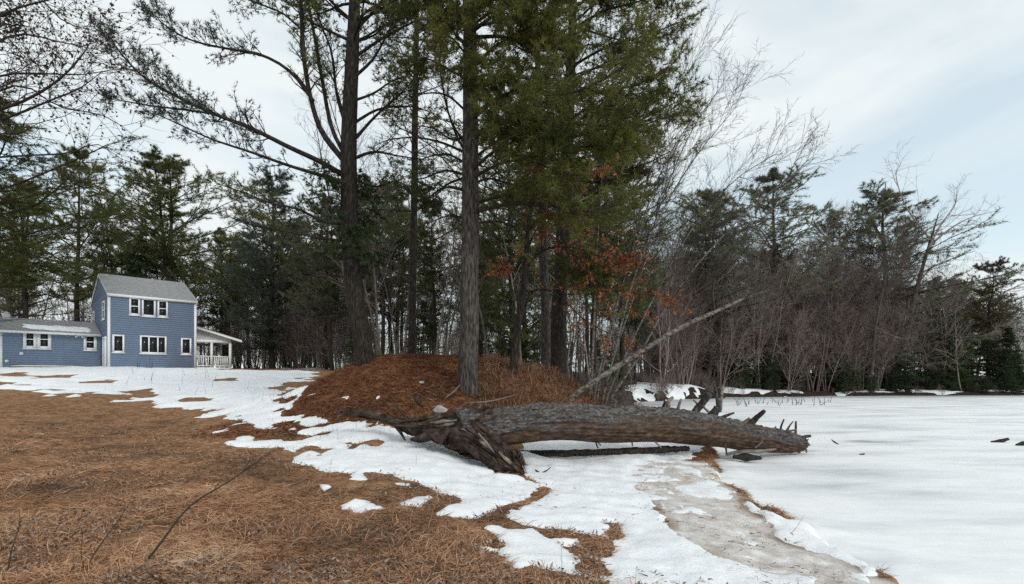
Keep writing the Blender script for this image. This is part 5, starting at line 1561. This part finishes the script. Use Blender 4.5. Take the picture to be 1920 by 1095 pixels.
scatter(90, 1195, 1680, 49, 78, ['brush_a', 'brush_b', 'brush_b'], 'bare_tree', 'thicket tree', 'tree', 'bare thicket trees on the far shore', (1.1, 1.75), inland=1.5, seed=6)
scatter(22, 1300, 1780, 60, 80, ['hemlock_a', 'hemlock_b'], 'hemlock', 'shore hemlock', 'hemlock', 'hemlocks on the far shore', (.7, 1.2), inland=3, seed=7)
scatter(9, 1770, 1905, 71, 78, ['hemlock_a'], 'hemlock', 'green hemlock', 'hemlock', 'hemlocks at the right end of the shore', (.8, 1.3), inland=3, seed=8)
scatter(26, 1690, 1990, 70, 84, ['broad_a', 'slender_c', 'brush_b', 'brush_a'], 'bare_tree', 'bare tree', 'tree', 'bare trees at the right end of the shore', (.7, 1.15), seed=9)
scatter(30, 1195, 1480, 46.5, 62, ['shrub'], 'shrub', 'hummock shrub', 'shrub', 'low shrubs on the far shore', (.7, 1.3), inland=.3, seed=10)
scatter(64, 1370, 1960, 60, 72, ['shrub', 'shrub', 'hemlock_b'], 'shrub', 'ice-edge bush', 'shrub', 'dark bushes along the far ice edge', (.3, .8), inland=.0, seed=11)
scatter(16, 640, 1160, 17.5, 26, ['shrub'], 'shrub', 'thin shrub', 'shrub', 'thin shrubs behind the mound', (.5, .9), seed=12)
scatter(10, 1110, 1200, 15.2, 17.5, ['shrub'], 'shrub', 'brown shrub', 'shrub', 'shrubs at the birch clump', (.4, .75), inland=.1, seed=13)
scatter(14, -160, 40, 52, 66, SL, 'tree', 'slim edge tree', 'tree', 'thin trees at the left edge', (.7, 1.0), seed=14)

for noun, items in ALL.items():
    label_by_place(items, noun)

# the wood far behind reads as one mass: simple bare trees and dark understorey, one object
def distant_woods():
    rr = np.random.default_rng(90)
    g = Geo()
    n = 0
    while n < 370:
        u = rr.uniform(-260, 2050)
        Y = rr.uniform(84, 128)
        x, y = at(u, Y)
        if shore_d(np.array([x]), np.array([y]))[0] < 4:
            continue
        n += 1
        z0 = ground_at(x, y) - .3
        H = rr.uniform(7, 15)
        p = np.array([[x, y, z0], [x + rr.normal() * .3, y, z0 + H * .4], [x + rr.normal() * .6, y, z0 + H * .75], [x + rr.normal() * .8, y, z0 + H]])
        tubes(g, polyline(p, 6), np.linspace(.16, .03, 6), 4, .3)
        pp = polyline(p, 8)[None]
        A, B = spawn(pp, np.full((1, 8), .07), rr, 10, (.12, 1), (25, 65), (.2, .4), .6, 4, .14, .07, 0, .3, rmin=.03)
        tubes(g, A, B, 3, .5)
        L2, R2 = spawn(A, B, rr, 4, (.2, 1), (25, 60), (.4, .7), .7, 3, .2, .04, 0, .3, rmin=.026)
        tubes(g, L2, R2, 3, .8)
    link('distant_woods', g.mesh('distant_woods', M['twig']), kind='stuff')


distant_woods()

# far-shore trees with a shape of their own
b0 = P(1668, 738, 69)
b0[2] = ground_at(b0[0], b0[1]) - .2
st = Hero('shore_tree', 'pale grey tree leaning right at the edge of the far ice', 'tree', b0)
st.trunk([b0, P(1682, 690, 69), P(1698, 640, 69), P(1708, 590, 69), P(1722, 530, 69.5), P(1742, 460, 70), P(1760, 400, 70)], [.55, .42, .36, .31, .24, .16, .05], 'bark_grey', N=40, sides=12, seed=6, flare=.2)
SK = dict(n2=14, n3=7, l2=(.3, .55), tf=None, flat=0, up=.03, wood='twig', t2=.2, n2min=.018, curl=.22)
for px, y1, r_ in (([(1742, 462), (1780, 430), (1820, 408), (1870, 395)], 70, .14), ([(1738, 470), (1765, 420), (1790, 385), (1795, 350)], 69, .12), ([(1700, 640), (1670, 628), (1645, 615), (1620, 600)], 67, .12), ([(1722, 530), (1750, 500), (1800, 480), (1830, 470)], 71, .1), ([(1708, 590), (1740, 570), (1770, 575)], 68, .1), ([(1722, 530), (1690, 490), (1670, 450)], 70, .1), ([(1745, 450), (1700, 390), (1680, 330), (1690, 305)], 72, .1), ([(1700, 620), (1730, 650), (1740, 690)], 68, .06)):
    st.px_limb(px, 69.5, y1, r_, .02, rg, **SK)

# ------------------------------------------------------------------ small growth
def blades(n, x, y, L, w, elev, rng, name, mat, tint=None, bend=.35, z_off=0.0, az=None):
    z = height(x, y) + z_off
    az = rng.uniform(0, 6.283, len(x)) if az is None else az
    e = np.radians(rng.uniform(elev[0], elev[1], len(x)))
    l = L * rng.uniform(.5, 1.3, len(x))
    d = np.stack([np.cos(az) * np.cos(e), np.sin(az) * np.cos(e), np.sin(e)], -1)
    sd_ = np.stack([-np.sin(az), np.cos(az), .6 * rng.normal(size=len(x))], -1) * (w / 2 * rng.uniform(.6, 1.3, len(x)))[:, None]
    p = np.stack([x, y, z], -1)
    mid = p + d * (l * .5)[:, None] + rng.normal(size=p.shape) * (l * .06)[:, None]
    dz = np.zeros_like(p)
    dz[:, 2] = -l * bend * rng.uniform(0, 1, len(x)) * np.sin(e)
    tip = p + d * l[:, None] + dz + rng.normal(size=p.shape) * (l * .1)[:, None]
    v = np.stack([p + sd_, p - sd_, mid - sd_ * .8, mid + sd_ * .8, tip], 1)
    b = np.arange(len(x))[:, None] * 5
    t = np.repeat(rng.random(len(x)) if tint is None else tint, 5)
    return link(name, Geo().add(v.reshape(-1, 3), [b + np.array([[0, 1, 2, 3]]), b + np.array([[3, 2, 4]])], t).mesh(name, M[mat]), kind='stuff')


def sample_field(n, y0, y1, rng, pw=2.0, umin=-80, umax=1700):
    t = rng.random(n)
    y = (y0 ** (1 - pw) + t * (y1 ** (1 - pw) - y0 ** (1 - pw))) ** (1 / (1 - pw))
    x = (rng.uniform(umin, umax, n) - 960) / FPX * y
    return x, y


rb = np.random.default_rng(31)
x, y = sample_field(270000, 3.9, 24, rb, 1.9, -60, 1660)
ok = (snow_f(x, y) < -.01) & (shore_d(x, y) > .1) & (polysd(x, y, SAND_POLY) < -.05)
md = sstep(-7.2, -5.2, x) * sstep(10.9, 12.0, y - .22 * np.clip(x + 1, -3, 3))
ok &= (rb.random(len(x)) > md)
ok &= rb.random(len(x)) < .55 + .5 * fbm(x * 1.1, y * 1.1, o=3)
x, y = x[ok], y[ok]
clump = .5 + .60 * fbm(x * .7 + 5, y * 1.3, o=5)
blades(len(x), x, y, .15, .0056, (0, 20), rb, 'dry_grass', 'deadgrass', np.clip(clump * .62 + rb.random(len(x)) * .46 - .06, 0, 1))
x, y = sample_field(11000, 4.0, 12, rb, 1.9, -60, 1300)
ok = (snow_f(x, y) < -.03) & (shore_d(x, y) > .2) & (fbm(x * 1.3 + 3, y * 1.3, o=3) > .05)
x, y = x[ok], y[ok]
blades(len(x), x, y, .20, .005, (8, 55), rb, 'grass_tufts', 'deadgrass', np.clip(.35 + rb.random(len(x)) * .6, 0, 1), .7)
# flat dead leaves on the grass
x, y = sample_field(20000, 4.0, 13, rb, 2, -60, 1500)
ok = (snow_f(x, y) < .0) & (shore_d(x, y) > .2) & (polysd(x, y, SAND_POLY) < 0) & (fbm(x * .9 + 13, y * 1.2, o=3) > .0)
x, y = x[ok], y[ok]
p = np.stack([x, y, height(x, y) + .03], -1)
gl = Geo()
d = nrm(np.stack([rb.normal(size=len(x)), rb.normal(size=len(x)), .35 * rb.normal(size=len(x))], -1))
s = nrm(np.cross(d, np.array([0, 0, 1.0]) + .35 * rb.normal(size=d.shape))) * .012
l = .045 * rb.uniform(.5, 1.4, (len(x), 1))
gl.add(np.stack([p, p + d * l * .5 + s, p + d * l + [0, 0, .01], p + d * l * .5 - s], 1).reshape(-1, 3), np.arange(len(x) * 4).reshape(-1, 4), np.repeat(rb.random(len(x)), 4))
link('leaf_litter', gl.mesh('leaf_litter', M['deadleaf']), kind='stuff')
# needle litter on the mound
n = 60000
x, y = rb.uniform(-7, 3.4, n), rb.uniform(10.8, 17.5, n)
md = sstep(-7.2, -5.4, x) * sstep(10.9, 11.8, y - .22 * np.clip(x + 1, -3, 3))
ok = (snow_f(x, y) < -.02) & (shore_d(x, y) > .05) & (rb.random(n) < md)
x, y = x[ok], y[ok]
blades(len(x), x, y, .13, .013, (0, 28), rb, 'pine_litter', 'needlelitter', np.clip(.45 + .35 * fbm(x * 1.2, y * 1.2, o=4) + .35 * (rb.random(len(x)) - .5), 0, 1))
# long dry grass on the right half of the mound, along the bank and shoreline turf
x, y = rb.uniform(-.8, 3.4, 9000), rb.uniform(11.6, 16, 9000)
ok = (shore_d(x, y) > .02) & (snow_f(x, y) < 0)
x, y = x[ok], y[ok]
blades(len(x), x, y, .34, .010, (20, 75), rb, 'bank_grass', 'deadgrass', np.clip(.02 + .5 * rb.random(len(x)), 0, 1), .8)
sp_ = np.array(SHORE[3:11], float)
k = rb.integers(0, len(sp_) - 1, 26000)
t = rb.random(26000)
x = sp_[k, 0] * (1 - t) + sp_[k + 1, 0] * t + rb.normal(size=26000) * .22
y = sp_[k, 1] * (1 - t) + sp_[k + 1, 1] * t + rb.normal(size=26000) * .22
sdv = shore_d(x, y)
ok = (sdv > .0) & (sdv < .34) & (snow_f(x, y) < .02) & (fbm(x * 1.5, y * 1.5, o=3) > -.25)
x, y = x[ok], y[ok]
blades(len(x), x, y, .11, .008, (-30, 30), rb, 'shore_turf', 'deadgrass', np.clip(.15 + .65 * rb.random(len(x)), 0, 1), .8)


# dark bare saplings in the near grass, each a thing of its own
SMALL = {}


def sapling(label, px, Y, r0, tw=6, group=None, mat='stalk', name='sapling', lr=(.15, .3)):
    pts = [P(u, v, Y + .12 * i) for i, (u, v) in enumerate(px)]
    b_ = pts[0].copy()
    b_[2] = ground_at(b_[0], b_[1]) - .03
    pts[0] = b_
    p = polyline(pts, 18)
    r = np.linspace(r0, r0 * .25, 18)
    o = thing(name, label, 'sapling' if name == 'sapling' else 'weed', tuple(b_), 0, group)
    if group:
        SMALL.setdefault(label, []).append((px[0][0], o))
    g = Geo()
    tubes(g, p, r, 6)
    link('stem', g.mesh('stem', M[mat], True, shift=b_), o)
    if tw:
        for _ in range(tw):
            g = Geo()
            A, B = spawn(p[None], r[None], rg, 1, (.25, .95), (20, 45), lr, .6, 6, .1, .03, 0, .3, rmin=.0013)
            tubes(g, A, B, 4)
            link('twig', g.mesh('twig', M[mat], True, shift=b_), o)


sapling('longest dark sapling slanting across the near brown grass', [(262, 1090), (300, 1020), (355, 950), (430, 902), (478, 868), (516, 842)], 4.5, .0115, 4, None, 'twig_dark')
sapling('bent dark sapling rising from the lower left edge', [(12, 1085), (22, 1030), (37, 985), (36, 960)], 4.3, .007, 3, None, 'twig_dark')
sapling('forked dark sapling left of the longest sapling', [(162, 1092), (170, 1050), (200, 1005), (222, 975), (245, 940)], 4.35, .0075, 5, None, 'twig_dark')
sapling('thin straight stem beside the forked sapling', [(160, 1060), (152, 1035), (155, 1005), (152, 990)], 4.35, .0045, 2)
sapling('thin brown sapling right of the longest one near the snow patches', [(497, 1090), (520, 1040), (550, 1000), (580, 960)], 4.45, .005, 4)
sapling('faint slanting sapling behind the longest one', [(385, 1085), (430, 1040), (470, 1005), (530, 960)], 4.7, .003, 3)
sapling('pale broken straw leaning in the near grass', [(312, 1095), (300, 1060), (288, 1030), (280, 1010)], 4.4, .005, 0, None, 'straw', 'straw')
sapling('thin reddish sapling at the lower middle edge of the grass', [(668, 1090), (680, 1040), (695, 1000), (690, 960)], 4.5, .003, 4)
sapling('dark twig arching up from the sandy snow edge', [(1325, 1080), (1345, 1055), (1357, 1035), (1352, 1012)], 5.4, .004, 2, None, 'twig_dark')
sapling('small dark twig standing on the grey sand', [(1453, 1025), (1470, 1012), (1492, 990), (1508, 965)], 6.0, .004, 2, None, 'twig_dark')
for i in range(34):
    u, v = rg.uniform(20, 1100), rg.uniform(985, 1088)
    w_ = unproject([(u, v)])[0]
    if snow_f(w_[:1], w_[1:])[0] > 0:
        continue
    dx = rg.normal() * 14
    hh_ = rg.uniform(35, 95)
    sapling('reddish dry stalk from the left in the near brown grass', [(u, v), (u + dx * .4, v - hh_ * .5), (u + dx, v - hh_)], w_[1], .0022, 2, 'dry stalks in the near grass', 'stalk', 'stalk')
for i in range(44):
    u, v = (rg.uniform(230, 560), rg.uniform(702, 760)) if i < 28 else (rg.uniform(590, 800), rg.uniform(800, 880))
    w_ = unproject([(u, v)])[0]
    dx = rg.normal() * 5
    hh_ = rg.uniform(10, 28) if i < 28 else rg.uniform(15, 42)
    sapling('dead weed from the left in the snow ' + ('below the house' if i < 28 else 'before the torn roots'), [(u, v), (u + dx * .4, v - hh_ * .5), (u + dx, v - hh_)], w_[1], .0022 * w_[1] / 9, 1, 'weeds poking through the snow', 'stalk', 'weed', (.2, .4))
for i in range(9):
    u, v = rg.uniform(255, 288), 693
    w_ = at(u, 38.5)
    hh_ = rg.uniform(14, 30)
    sapling('bare weed from the left against the blue front wall', [(u, v), (u + rg.normal() * 2, v - hh_ * .5), (u + rg.normal() * 4, v - hh_)], 38.0, .012, 1, 'weeds against the house', 'stalk', 'weed', (.2, .4))
for i in range(40):
    u, v = rg.uniform(1375, 1560), rg.uniform(752, 762)
    Y = EYE * FPX / (v - HORIZ)
    hh_ = rg.uniform(5, 20)
    lean_ = rg.normal() * 6
    b_ = P(u, v, Y)
    g = Geo()
    tubes(g, polyline([P(u, v + 1, Y), P(u + lean_ * .5, v - hh_ * .5, Y), P(u + lean_, v - hh_, Y)], 5), np.linspace(.028, .008, 5), 4)
    o = link('reed', g.mesh('reed', M['twig_dark'], shift=b_), label='short reed stub from the left in the far ice', category='reed', group='reed stubs in the far ice')
    o.location = tuple(b_)
    SMALL.setdefault(o['label'], []).append((u, o))

x, y = sample_field(2600, 4.2, 16, rb, 1.6, 500, 1640)
ok = ((snow_f(x, y) > .02) | (polysd(x, y, SAND_POLY) > 0)) & (shore_d(x, y) > .1) & (fbm(x * .8 + 2, y * .8, o=3) > -.05)
x, y = x[ok], y[ok]
blades(len(x), x, y, .07, .007, (-4, 10), rb, 'snow_debris', 'deadleaf', .55 * rb.random(len(x)), .3, .035)

for lab, it in SMALL.items():
    for k, (u, o) in enumerate(sorted(it, key=lambda t: t[0])):
        o['label'] = f'{ORD[min(k, 44)]} {lab}'
